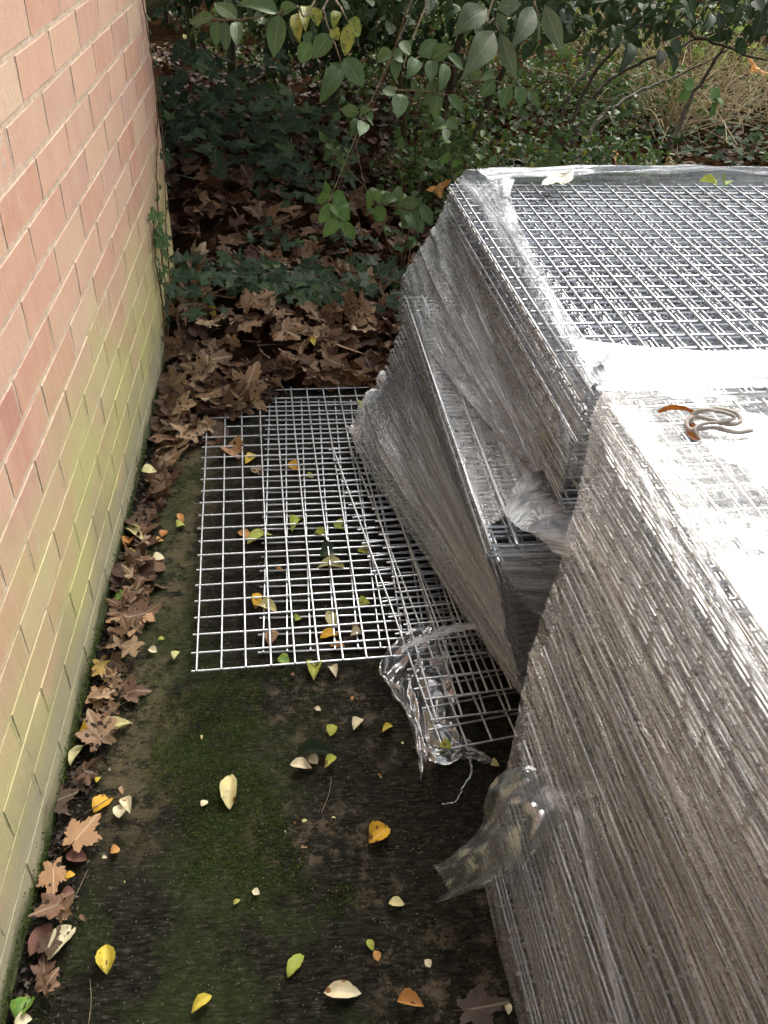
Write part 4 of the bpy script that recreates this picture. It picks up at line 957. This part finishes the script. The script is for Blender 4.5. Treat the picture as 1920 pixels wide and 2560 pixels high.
# ------------------------------------------------------------------ shrub branches near the lens, each leaf its own part
BR = [
 {"label":"leafy twig hanging level across the top beside the brick corner","stems":[[[0.4738,2.1164,1.0665],[0.4349,2.075,1.0574],[0.3942,2.0476,1.0492],[0.3478,2.0451,1.0388],[0.3043,2.0451,1.0319],[0.2783,2.0467,1.0299],[0.2581,2.0499,1.0306],[0.2494,2.0525,1.0323]]],"leaves":[[[0.2543,2.0456,1.0335],[0.1945,2.0891,1.0185],0.0291,0],[[0.3034,2.0393,1.034],[0.2505,2.1178,1.0552],0.0349,0],[[0.261,2.0476,1.0285],[0.2563,2.0248,0.9822],0.0268,0],[[0.2778,2.0517,1.0274],[0.2798,2.013,0.9774],0.0244,0],[[0.304,2.0386,1.0304],[0.3049,1.971,0.9974],0.0268,0],[[0.3949,2.035,1.0472],[0.3797,2.0057,0.971],0.0413,0],[[0.3943,2.0472,1.0505],[0.3131,2.0312,1.0725],0.0378,0],[[0.3955,2.0583,1.0503],[0.4291,2.0363,1.0646],0.0262,0],[[0.3595,2.0431,1.0408],[0.3587,2.0085,1.0308],0.0087,0]],"rad":0.0022,"tone":"mid"},
 {"label":"drooping twig with yellow mottled leaves at the top","stems":[[[0.5032,2.1963,1.0578],[0.493,2.162,1.0459],[0.4973,2.146,1.0271],[0.5047,2.1299,1.0084],[0.5151,2.1115,0.9875],[0.5255,2.0931,0.9667],[0.5355,2.0992,0.944],[0.5773,2.1106,0.9168]],[[0.5255,2.2887,1.0472],[0.5386,2.2127,1.0357],[0.5508,2.1957,1.0168]]],"leaves":[[[0.4317,2.1705,1.0342],[0.4341,2.1129,0.9907],0.0307,1],[[0.4534,2.1777,1.0487],[0.4494,2.0947,1.0193],0.0264,1],[[0.4715,2.1565,1.0483],[0.4804,2.1397,1.0139],0.0277,1],[[0.5251,2.157,1.0439],[0.5137,2.1272,1.0185],0.0234,1],[[0.5077,2.1268,1.0103],[0.5294,2.1244,0.9914],0.0264,1],[[0.5491,2.1325,1.0206],[0.542,2.1141,0.9595],0.0332,1],[[0.5077,2.1242,1.0014],[0.4674,2.1015,0.9547],0.043,0],[[0.5495,2.1431,1.027],[0.5852,2.176,0.9951],0.0369,1],[[0.5286,2.0845,0.9465],[0.487,2.0287,0.8854],0.0415,0],[[0.4617,2.1266,0.9856],[0.4382,2.1319,0.937],0.0369,0],[[0.5371,2.0762,0.962],[0.5838,2.0559,0.9097],0.0461,0],[[0.5317,2.0858,0.9491],[0.5046,2.091,0.9137],0.0338,0],[[0.4496,2.1354,0.9999],[0.4617,2.1274,0.9855],0.0246,0]],"rad":0.0022,"tone":"mid"},
 {"label":"long bare twig slanting down to a bright green leaf cluster","stems":[[[0.7139,2.3317,1.0501],[0.7029,2.4084,0.9835],[0.6895,2.479,0.909],[0.678,2.5061,0.8609],[0.6659,2.5391,0.8199],[0.6514,2.6087,0.744],[0.6393,2.6876,0.6798],[0.6089,2.6987,0.6092],[0.5858,2.7128,0.5435],[0.5527,2.7151,0.4616]],[[0.6089,2.6987,0.6092],[0.6226,2.7234,0.5622],[0.6492,2.7125,0.4737]]],"leaves":[[[0.6635,2.2422,0.9461],[0.6199,2.2692,0.9278],0.0382,0],[[0.666,2.2481,0.9422],[0.7003,2.2684,0.937],0.0349,0],[[0.6738,2.2576,0.9379],[0.6737,2.226,0.8931],0.0266,0],[[0.6864,2.2709,0.9714],[0.7016,2.2,0.955],0.0249,0],[[0.6695,2.1831,0.8686],[0.639,2.1962,0.8798],0.0332,0],[[0.5821,2.1722,0.8284],[0.5367,2.2134,0.8235],0.0299,0],[[0.5816,2.1615,0.8248],[0.6012,2.1229,0.8495],0.0266,0],[[0.5996,2.1559,0.8236],[0.6247,2.1865,0.8],0.0299,0],[[0.5747,2.1542,0.8201],[0.564,2.1207,0.7849],0.0266,0],[[0.5955,2.1617,0.8098],[0.5817,2.0929,0.7988],0.0299,0]],"rad":0.0022,"tone":"mid"},
 {"label":"bright green leaf cluster hanging above the brown leaves","stems":[[[0.5393,2.6145,0.4952],[0.5328,2.6044,0.4817],[0.5388,2.5851,0.4591],[0.5532,2.5651,0.4369],[0.5614,2.551,0.4209]],[[0.6426,2.6058,0.5008],[0.6675,2.5823,0.4759],[0.7011,2.5741,0.4712],[0.7433,2.5679,0.4702],[0.7854,2.5643,0.4725]]],"leaves":[[[0.531,2.6135,0.4808],[0.4853,2.6586,0.4543],0.0424,2],[[0.5352,2.6131,0.4811],[0.5797,2.6071,0.4758],0.0403,2],[[0.5242,2.605,0.4896],[0.5126,2.5781,0.5325],0.0254,2],[[0.5409,2.5862,0.463],[0.4937,2.5455,0.4213],0.0445,2],[[0.5535,2.5843,0.4597],[0.5488,2.5557,0.4274],0.0381,2],[[0.5577,2.5766,0.4499],[0.5892,2.5595,0.4271],0.0403,2],[[0.5538,2.5891,0.4581],[0.5941,2.6128,0.4596],0.0297,2],[[0.5574,2.5591,0.4264],[0.5051,2.524,0.3869],0.0445,2],[[0.5612,2.5495,0.4257],[0.6122,2.5547,0.3648],0.036,2],[[0.5366,2.5873,0.4667],[0.5517,2.5335,0.4479],0.0297,2],[[0.5318,2.5608,0.4421],[0.559,2.5883,0.4033],0.0297,2],[[0.6585,2.5781,0.4812],[0.6439,2.5811,0.5108],0.0275,2],[[0.6668,2.5763,0.4821],[0.6833,2.5653,0.5149],0.0339,2],[[0.6631,2.5805,0.4764],[0.6387,2.6148,0.4517],0.036,2],[[0.684,2.5751,0.4746],[0.688,2.5818,0.4065],0.0381,2],[[0.6834,2.57,0.4784],[0.7323,2.5627,0.5007],0.0403,0],[[0.7094,2.5737,0.4757],[0.7,2.6338,0.506],0.0339,0],[[0.7359,2.5801,0.4701],[0.7428,2.5985,0.5224],0.0381,0],[[0.7516,2.5711,0.4777],[0.8051,2.5445,0.49],0.0403,0],[[0.744,2.5739,0.4682],[0.7716,2.6127,0.498],0.0339,0],[[0.763,2.5467,0.4611],[0.766,2.5275,0.4216],0.0318,0],[[0.7776,2.5629,0.4602],[0.7915,2.48,0.4352],0.0466,0],[[0.7598,2.5548,0.4583],[0.7252,2.5899,0.4496],0.0297,0],[[0.8122,2.5747,0.4739],[0.851,2.5395,0.4235],0.0381,0],[[0.7921,2.5277,0.4433],[0.816,2.4962,0.4171],0.0339,0]],"rad":0.0015,"tone":"mid"},
 {"label":"level twig of oval grey green leaves at top centre","stems":[[[0.7258,2.4714,0.9053],[0.7621,2.466,0.9044],[0.7948,2.4605,0.9028],[0.831,2.4509,0.8968],[0.8882,2.4884,0.8723],[0.9401,2.4722,0.8606],[0.9771,2.4619,0.8539],[1.0408,2.4804,0.8389],[1.0821,2.4698,0.8324]],[[0.6956,2.4149,0.8315],[0.7429,2.4098,0.8326],[0.8047,2.4011,0.8317],[0.8373,2.3949,0.8292]]],"leaves":[[[0.7607,2.4562,0.9077],[0.8083,2.4811,0.9455],0.0402,0],[[0.7948,2.4608,0.9034],[0.8392,2.4361,0.9383],0.0439,0],[[0.7537,2.4563,0.9026],[0.7276,2.397,0.8706],0.0384,0],[[0.7945,2.4568,0.9009],[0.7861,2.3924,0.8608],0.0347,0],[[0.8295,2.4405,0.8971],[0.8151,2.3785,0.8435],0.0329,0],[[0.8337,2.457,0.9153],[0.89,2.4694,0.8793],0.0293,0],[[0.7124,2.485,0.9056],[0.7356,2.4535,0.9438],0.0274,0],[[0.8054,2.4066,0.8322],[0.785,2.435,0.8522],0.0366,0],[[0.8096,2.4083,0.8287],[0.7717,2.4101,0.7984],0.0347,0],[[0.812,2.3981,0.8276],[0.8001,2.3794,0.7707],0.0366,0],[[0.8369,2.3924,0.8297],[0.8839,2.3796,0.7906],0.0293,0],[[0.7474,2.4166,0.8313],[0.7437,2.434,0.8574],0.0165,0],[[0.7733,2.4147,0.8294],[0.7444,2.4366,0.8034],0.0329,0],[[0.7113,2.4185,0.8229],[0.6992,2.3441,0.7825],0.0439,0],[[0.9217,2.4206,0.8734],[0.8961,2.4632,0.8507],0.0329,0],[[0.9622,2.4131,0.8665],[0.9333,2.4252,0.8194],0.0366,0],[[0.931,2.4299,0.8719],[0.9563,2.3926,0.8802],0.0293,0],[[0.9999,2.3893,0.8562],[0.9867,2.392,0.7981],0.0347,0],[[1.0253,2.4019,0.8546],[1.0463,2.3913,0.8038],0.0366,0],[[1.0548,2.3801,0.8502],[1.0787,2.3464,0.8185],0.0256,0],[[0.8189,2.3618,0.7824],[0.8039,2.3442,0.759],0.0293,0],[[0.8329,2.3531,0.7781],[0.8604,2.3277,0.7616],0.0329,0],[[0.834,2.3453,0.7563],[0.8244,2.2918,0.739],0.0219,0],[[0.9461,2.3227,0.752],[0.958,2.3318,0.7327],0.0219,0],[[0.9615,2.3056,0.7259],[0.9647,2.2495,0.7309],0.0219,0],[[0.9562,2.2839,0.7074],[0.9628,2.2793,0.6809],0.0219,0],[[0.9307,2.326,0.7609],[0.9168,2.2678,0.7584],0.0128,0]],"rad":0.0022,"tone":"mid"},
 {"label":"shoot of long pointed grey green leaves hanging at top right of centre","stems":[[[0.8405,1.9677,1.101],[0.8457,1.9404,1.0685],[0.8524,1.9256,1.0514]],[[0.9248,1.9606,1.1056],[0.9303,1.9494,1.0928],[0.9444,1.9572,1.0727]]],"leaves":[[[0.8468,1.935,1.0534],[0.7752,1.8282,0.9875],0.0537,3],[[0.8545,1.9276,1.0499],[0.8952,1.8866,0.9666],0.0339,3],[[0.8291,1.9615,1.0917],[0.7558,1.9019,1.051],0.0537,3],[[0.8472,1.944,1.0827],[0.8744,1.9432,1.0446],0.0226,3],[[0.9256,1.9456,1.0979],[0.8731,1.8505,1.0386],0.0424,3],[[0.9314,1.9536,1.0923],[0.9509,1.9536,1.0233],0.0099,3],[[0.8463,1.9449,1.0898],[0.8999,1.9489,1.1012],0.0339,3],[[0.9491,1.9605,1.0994],[0.9911,1.9034,1.0182],0.0367,3],[[0.7766,1.9676,1.0838],[0.7829,1.9055,1.0418],0.0198,0]],"rad":0.0022,"tone":"mid"},
 {"label":"dark leafy spray hanging at the top right corner","stems":[[[1.7348,2.9522,1.0174],[1.7516,2.9289,0.9915],[1.7684,2.9056,0.9657]],[[1.9322,2.9355,1.0281],[1.9063,2.9104,0.9932]],[[1.5781,3.3187,0.9648],[1.6162,3.2972,0.9445],[1.7411,3.3049,0.9737]]],"leaves":[[[1.7484,2.9217,0.9923],[1.7066,2.8342,0.955],0.0389,4],[[1.7727,2.9235,0.9894],[1.7966,2.9064,0.9365],0.0389,4],[[1.6301,2.91,0.9517],[1.6117,2.8798,0.9142],0.0475,4],[[1.6215,2.8713,0.916],[1.6461,2.8378,0.8809],0.0346,4],[[1.92,2.925,0.9993],[1.9128,2.9111,0.9253],0.0432,4],[[1.8922,2.9443,1.0252],[1.8954,2.8791,1.008],0.0389,4],[[1.842,2.936,1.0019],[1.8432,2.9443,0.9556],0.0389,4],[[1.7742,2.9328,1.0105],[1.8412,2.9345,1.0021],0.0389,4],[[1.4887,2.8799,0.9054],[1.4553,2.7852,0.845],0.0475,4],[[1.5938,2.8587,0.8866],[1.5654,2.7952,0.8588],0.0346,4],[[1.6235,2.8581,0.8765],[1.6548,2.8528,0.8243],0.0389,4],[[1.3579,2.8765,0.8704],[1.3723,2.8276,0.8415],0.0302,4],[[1.2678,2.9688,0.9765],[1.2873,2.8701,0.9248],0.0475,4],[[1.2461,2.9984,0.9902],[1.2921,2.9897,0.9711],0.0432,4],[[1.6588,2.7792,0.8078],[1.692,2.7687,0.8034],0.0389,2],[[1.6706,2.7777,0.7968],[1.6648,2.7836,0.7478],0.0346,2],[[1.7511,2.778,0.7998],[1.7773,2.7568,0.7618],0.0389,2],[[1.7532,2.744,0.7638],[1.771,2.7584,0.7129],0.0346,2],[[1.7664,2.7634,0.7758],[1.7836,2.7278,0.7606],0.0302,2]],"rad":0.002,"tone":"mid"}]
KM = {0: 'mid', 1: 'mott', 2: 'bright', 3: 'lance', 4: 'dark'}
for b in BR:
    s0 = Vector(b['stems'][0][0]); t = thing('shrub_branch', b['label'], 'branch', s0)
    for k, st in enumerate(b['stems']):
        st = list(st)
        if k == 0:      # carry the stem on, up and back into its shrub
            a = Vector(st[0]); st = [a+Vector((.55,1.2,.75)), a+Vector((.22,.45,.34))]+[Vector(q) for q in st]
        V, F = tube([q-s0 for q in curve_pts(st, 6, .0006)], b['rad']*1.3, 6, b['rad']*.5); obj('stem', mesh('stem', V, F), MT['twig'], t)
    for (ba, ti, wd, kd) in b['leaves']:
        T = LA[random.randrange(2)] if kd == 3 else OV[random.randrange(4)]
        me = tmesh(('br', OV.index(T) if T in OV else 8+LA.index(T), kd), T, LM[KM[kd]])
        ba_, ti_ = Vector(ba)-s0, Vector(ti)-s0; L = (ti_-ba_).length
        # turn the blade so that its upper face looks towards the open side (-y, up)
        o = link(bpy.data.objects.new('leaf', me), t)
        fr = frame(ba_, ti_, random.gauss(0,.18), up=Vector((random.gauss(0,.15),-1,.62)))
        o.matrix_world = fr@Matrix.Diagonal((L, wd*1.05, (L+wd)/2, 1))

# ------------------------------------------------------------------ shrubs behind: trunks, limbs and crowns
def shrub(name, label, base, stems, crown, nleaf, lm, lsize, bark='bark', group='shrubs behind the stacks', r0=.02):
    t = thing(name, label, 'shrub', base, group); B0 = Vector(base)
    for st in stems:
        V, F = tube([q-B0 for q in curve_pts(st, 6, .004)], r0*random.uniform(.7,1.1), 7, r0*.25); obj('trunk', mesh('trunk', V, F), MT[bark], t)
    cl = Cloud()
    for i in range(nleaf):
        c, r = random.choice(crown); 
        v = Vector((random.gauss(0,1), random.gauss(0,1), random.gauss(0,1))).normalized()*random.random()**.4
        p = Vector((c[0]+v.x*r[0], c[1]+v.y*r[1], c[2]+v.z*r[2]))
        q = noise.noise(p*2.6)
        if q < -.18: continue
        s = lsize*random.uniform(.6, 1.3)
        cl.add(SMALL if lsize < .03 or p.z > 1.5 else OV[i % 4], Matrix.Translation(p-B0)@Euler((random.gauss(0,.6), random.gauss(.4,.6), random.uniform(0,6.28))).to_matrix().to_4x4(), (s, s*.55 if lsize >= .03 else s, s))
    cl.build('crown', lm, t); return t
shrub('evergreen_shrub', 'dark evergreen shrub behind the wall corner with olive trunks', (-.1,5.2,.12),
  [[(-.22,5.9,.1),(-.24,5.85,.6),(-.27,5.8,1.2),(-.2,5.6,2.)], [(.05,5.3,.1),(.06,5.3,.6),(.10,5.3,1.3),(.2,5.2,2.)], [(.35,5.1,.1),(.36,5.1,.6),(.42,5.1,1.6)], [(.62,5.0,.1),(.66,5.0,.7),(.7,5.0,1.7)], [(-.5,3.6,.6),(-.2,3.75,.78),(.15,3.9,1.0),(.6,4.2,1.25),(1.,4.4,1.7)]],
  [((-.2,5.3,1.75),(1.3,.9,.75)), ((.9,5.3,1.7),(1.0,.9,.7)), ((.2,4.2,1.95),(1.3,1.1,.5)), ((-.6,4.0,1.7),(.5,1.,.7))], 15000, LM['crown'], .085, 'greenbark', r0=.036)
shrub('evergreen_shrub', 'dark broad shrub in the middle with hanging small leaves', (1.2,4.4,.1),
  [[(1.15,4.5,.1),(1.2,4.4,.6),(1.3,4.2,1.3),(1.4,4.1,2.)], [(1.0,4.6,.1),(.9,4.5,.7),(.8,4.3,1.5)], [(1.3,4.5,.1),(1.5,4.5,.6),(1.8,4.4,1.4)]],
  [((1.0,4.3,1.6),(.8,.8,.6)), ((1.7,4.3,1.65),(.8,.8,.5)), ((1.1,4.7,.8),(.55,.4,.45)), ((.6,5.0,.75),(.5,.4,.4))], 7500, LM['crown'], .05, r0=.02)
shrub('evergreen_shrub', 'added shrub canopy shading the bank beside the wall corner', (-.7,4.1,.1),  # canopy added above the view to darken the bank
  [[(-.7,4.1,.05),(-.7,4.1,.8),(-.5,4.2,1.6),(-.1,4.3,2.1)], [(-.9,3.6,.05),(-.9,3.6,1.),(-.7,3.7,2.)]],
  [((-.2,4.5,2.0),(1.5,.9,.32)), ((.7,5.2,1.95),(1.4,1.3,.32)), ((-.9,3.9,1.1),(.45,.9,.9)), ((.2,5.6,1.3),(1.6,.5,.7))], 16000, LM['crown'], .11, r0=.03)
shrub('overhanging_shrub', 'leafy shrub arching over the leaf heap from the middle of the bank', (.9,3.7,.1),
  [[(.9,3.7,.05),(.85,3.6,.6),(.7,3.4,1.2),(.5,3.1,1.6)], [(.95,3.75,.05),(1.1,3.6,.7),(1.4,3.3,1.25),(1.6,3.0,1.5)]],
  [((.45,3.3,1.62),(.8,.5,.34)), ((1.3,3.2,1.52),(.9,.45,.32)), ((.75,3.9,1.1),(.5,.3,.3)), ((1.2,3.6,1.0),(.35,.2,.22)), ((2.1,3.3,1.5),(.6,.4,.3)), ((.55,2.95,1.0),(.45,.25,.11)), ((1.3,3.05,.98),(.6,.25,.13)), ((2.3,3.2,.98),(.7,.3,.12))], 3900, LM['crownm'], .055, r0=.012)
shrub('leaning_shrub', 'shrub of dark bare stems leaning right above the dry stalks', (2.1,4.0,.1),
  [[(1.820,4.405,0.108),(1.829,4.428,0.218),(1.923,4.548,0.459),(2.053,4.559,0.652),(2.197,4.533,0.802),(2.287,4.521,0.960)],
   [(1.815,4.518,0.088),(1.810,4.545,0.278),(1.886,4.647,0.415),(2.034,4.774,0.594),(2.238,4.794,0.810)],
   [(1.836,4.306,0.148),(1.873,4.401,0.271),(1.995,4.527,0.444),(2.163,4.588,0.546),(2.308,4.508,0.629),(2.518,4.549,0.713),(2.739,4.487,0.831)],
   [(1.883,4.309,0.160),(2.030,4.542,0.309),(2.361,4.829,0.395),(2.587,4.970,0.445),(3.083,5.094,0.675)],
   [(2.414,4.491,0.149),(2.568,4.685,0.410),(2.693,4.734,0.649),(2.762,4.780,0.875)],[(1.992,4.493,0.720),(2.264,4.470,0.735),(2.512,4.391,0.677),(2.736,4.329,0.637)]],
  [((2.6,3.9,1.72),(1.2,.8,.42)), ((3.6,4.0,1.7),(1.0,.9,.5)), ((1.9,3.9,1.6),(.5,.5,.45))], 2800, LM['crown'], .05, r0=.016)
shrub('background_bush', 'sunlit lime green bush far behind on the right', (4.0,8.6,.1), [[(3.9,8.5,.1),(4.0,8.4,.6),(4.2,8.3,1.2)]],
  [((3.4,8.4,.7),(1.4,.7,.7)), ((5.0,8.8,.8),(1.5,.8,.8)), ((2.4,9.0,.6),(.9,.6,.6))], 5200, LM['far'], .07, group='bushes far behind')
shrub('background_bush', 'pale green bush glimpsed past the middle stems', (1.9,8.0,.1), [[(1.9,8,.1),(1.9,8,.6),(2.,8,1.2)]],
  [((1.7,8.2,.5),(.8,.5,.5)), ((.8,8.8,.5),(.8,.5,.5))], 2400, LM['far'], .05, group='bushes far behind')
shrub('background_bush', 'dark bush closing the view behind the wall corner', (-.6,7.6,.1), [[(-.6,7.6,.1),(-.6,7.6,.6),(-.5,7.6,1.2)]],
  [((-1.1,7.6,.6),(1.2,.5,.9)), ((.5,7.4,.5),(1.2,.5,.8)), ((-.4,8.8,1.2),(2.,.5,1.4))], 7000, LM['crown'], .07, group='bushes far behind')
shrub('background_hedge', 'tall dark hedge running along the back of the plot', (3.,11.,.1), [[(x_,11,.1),(x_,11,1.4)] for x_ in (0.5,3,5.5)] and [[(3,11,.1),(3,11,.8),(3.1,11,1.6)]],
  [((x_, 11+.3*(i_ % 2), 1.0),(1.4,.5,1.3)) for i_, x_ in enumerate((-5,-3.4,-1.8,-.2,1.4,3.,4.6,6.2,7.8,9.4))], 15000, LM['crown'], .11, group='bushes far behind')
shrub('undergrowth_bush', 'dense small leaved undergrowth just behind the film corner', (1.5,3.4,.05),
  [[(1.5,3.5,.0),(1.45,3.4,.3),(1.4,3.3,.6)], [(1.55,3.5,.0),(1.75,3.6,.3),(1.9,3.6,.55)]],
  [((1.30,3.15,.20),(.34,.25,.22)), ((1.70,3.55,.24),(.45,.35,.26)), ((1.15,3.8,.25),(.4,.3,.28))], 4200, LM['under'], .034, group='undergrowth bushes', r0=.006)
shrub('undergrowth_bush', 'mid green undergrowth at the foot of the middle shrub', (1.2,5.0,.05),
  [[(1.2,5.,.0),(1.2,5.,.4),(1.1,5.,.7)]],
  [((1.3,5.3,.30),(.8,.4,.40)), ((2.3,5.4,.22),(.7,.4,.30)), ((.6,5.9,.3),(.9,.4,.45))], 5200, LM['under'], .050, group='undergrowth bushes', r0=.008)
shrub('undergrowth_bush', 'bright lime undergrowth in sunlight at the upper right', (4.2,6.4,.05),
  [[(4.2,6.4,.0),(4.2,6.4,.4),(4.3,6.4,.8)]],
  [((3.6,6.3,.32),(.9,.5,.36)), ((5.0,6.5,.35),(1.1,.6,.42)), ((2.7,7.2,.25),(.7,.4,.3)), ((4.2,5.4,.30),(.5,.3,.2))], 5600, LM['far'], .052, group='undergrowth bushes', r0=.008)
# small leaved suckers in the middle ground
def sapling(label, base, h, n, lm='bright', spread=.10, ls=.028):
    t = thing('sapling', label, 'plant', base); B0 = Vector(base)
    for k in range(3):
        dx, dy = random.gauss(0,spread), random.gauss(0,spread)
        c = curve_pts([(0,0,-.05),(dx*.4,dy*.4,h*.5),(dx,dy,h*random.uniform(.8,1.1))], 8, .002)
        V, F = tube(c, .0022, 5, .001); obj('stem', mesh('stem', V, F), MT['twig'], t)
        for i in range(n//3):
            q = random.choice(c[4:]); d = Vector((random.gauss(0,1), random.gauss(-.2,1), random.gauss(.1,.5))).normalized(); L = ls*random.uniform(.7,1.3)
            kk = random.randrange(4); o = link(bpy.data.objects.new('leaf', tmesh(('sp', kk, lm), OV[kk], LM[lm])), t)
            o.matrix_world = frame(q, q+d*L, random.gauss(0,.4), up=Vector((0,-.8,.7)))@Matrix.Diagonal((L, L*.62, L, 1))
for lab, p_, h, n, lm_ in (
  ('small green sapling rising beside the far stack corner', (1.02,2.75,.08), .55, 54, 'bright'),
  ('thin leafy shoots left of the far stack corner', (.82,3.0,.08), .5, 48, 'mid'),
  ('thin leafy shoots behind the middle of the leaf heap', (.55,3.7,.08), .5, 54, 'mid'),
  ('leafy shoots among ivy behind the film corner', (1.35,3.1,.08), .55, 60, 'mid'),
  ('tangle of small leaved shoots left of the leaning stems', (1.7,3.5,.08), .6, 66, 'mid'),
  ('pale leafy shoots in front of the dry stalks', (3.0,3.9,.1), .55, 48, 'bright'),
  ('leafy shoots behind the far stack on the right', (2.5,3.5,.1), .45, 42, 'mid'),
  ('shaded shoots at the foot of the olive trunks', (.25,4.6,.1), .55, 54, 'dark')): sapling(lab, p_, h, n, lm_, .16, .042)
# dry stalks and dead grass
def stalk_bunch(label, centre, n, L, mat, spread, lean=(0,0)):
    t = thing('dead_stalks', label, 'dead plant', centre); P_ = []
    for i in range(n):
        a = Vector((random.gauss(0,spread), random.gauss(0,spread), -.03)); d = Vector((random.gauss(lean[0],.55), random.gauss(lean[1],.45), random.uniform(.05,.8))).normalized()
        l = L*random.uniform(.5,1.2); P_.append(tube(curve_pts([a, a+d*l*.5+Vector((0,0,.03)), a+d*l-Vector((0,0,random.uniform(0,.12)))], 4), random.uniform(.0015,.0045), 5, .001))
    V_, F_ = join(P_); o = obj('stalks', mesh('stalks', V_, F_), MT[mat], t); o['kind'] = 'stuff'
stalk_bunch('bunch of straw coloured stalks fanning from one root behind the stack', (2.667,5.159,0.120), 110, .65, 'straw', .07)
stalk_bunch('heap of brown dead stems under the leaning shrub', (2.651,6.451,0.250), 190, .7, 'deadtwig', .35)
stalk_bunch('pale dry grass clump at the far right', (3.348,5.647,0.150), 200, .55, 'straw', .40)
stalk_bunch('rust brown bracken litter at the right edge', (3.804,6.470,0.200), 190, .6, 'deadtwig', .45)
stalk_bunch('flattened pale grass blades beside the leaning stems', (2.283,5.111,0.080), 40, .4, 'straw', .12, (.8,0))
stalk_bunch('grey brown dead twigs low in the middle shrub', (1.316,5.332,0.150), 90, .6, 'deadtwig', .3)
stalk_bunch('pale dry stems right of the root stump', (3.194,5.778,0.200), 260, .7, 'straw', .55)
# pale litter scraps and orange leaves behind the stack
for lab, p_, s_, r_, mt in (('orange maple leaf lying just behind the far stack', (2.129,4.454,0.120), .085, .4, 'orange'), ('tan curled leaf behind the stack under the dry stalks', (2.301,4.058,0.200), .09, 2., 'mtan'),
  ('rust orange leaf cluster high at the right edge', (3.031,4.949,0.489), .10, 1.2, 'orange'), ('orange brown leaf caught beside the film corner', (0.993,3.337,0.300), .07, 4.4, 'orange')):
    o = bpy.data.objects.new('maple_leaf', tmesh(('mx', mt), MP[2], LM[mt])); COL.objects.link(o); o.location = p_; o.scale = (s_, s_, s_); o.rotation_euler = (.5, -.2, r_); tag(o, lab, 'maple leaf')
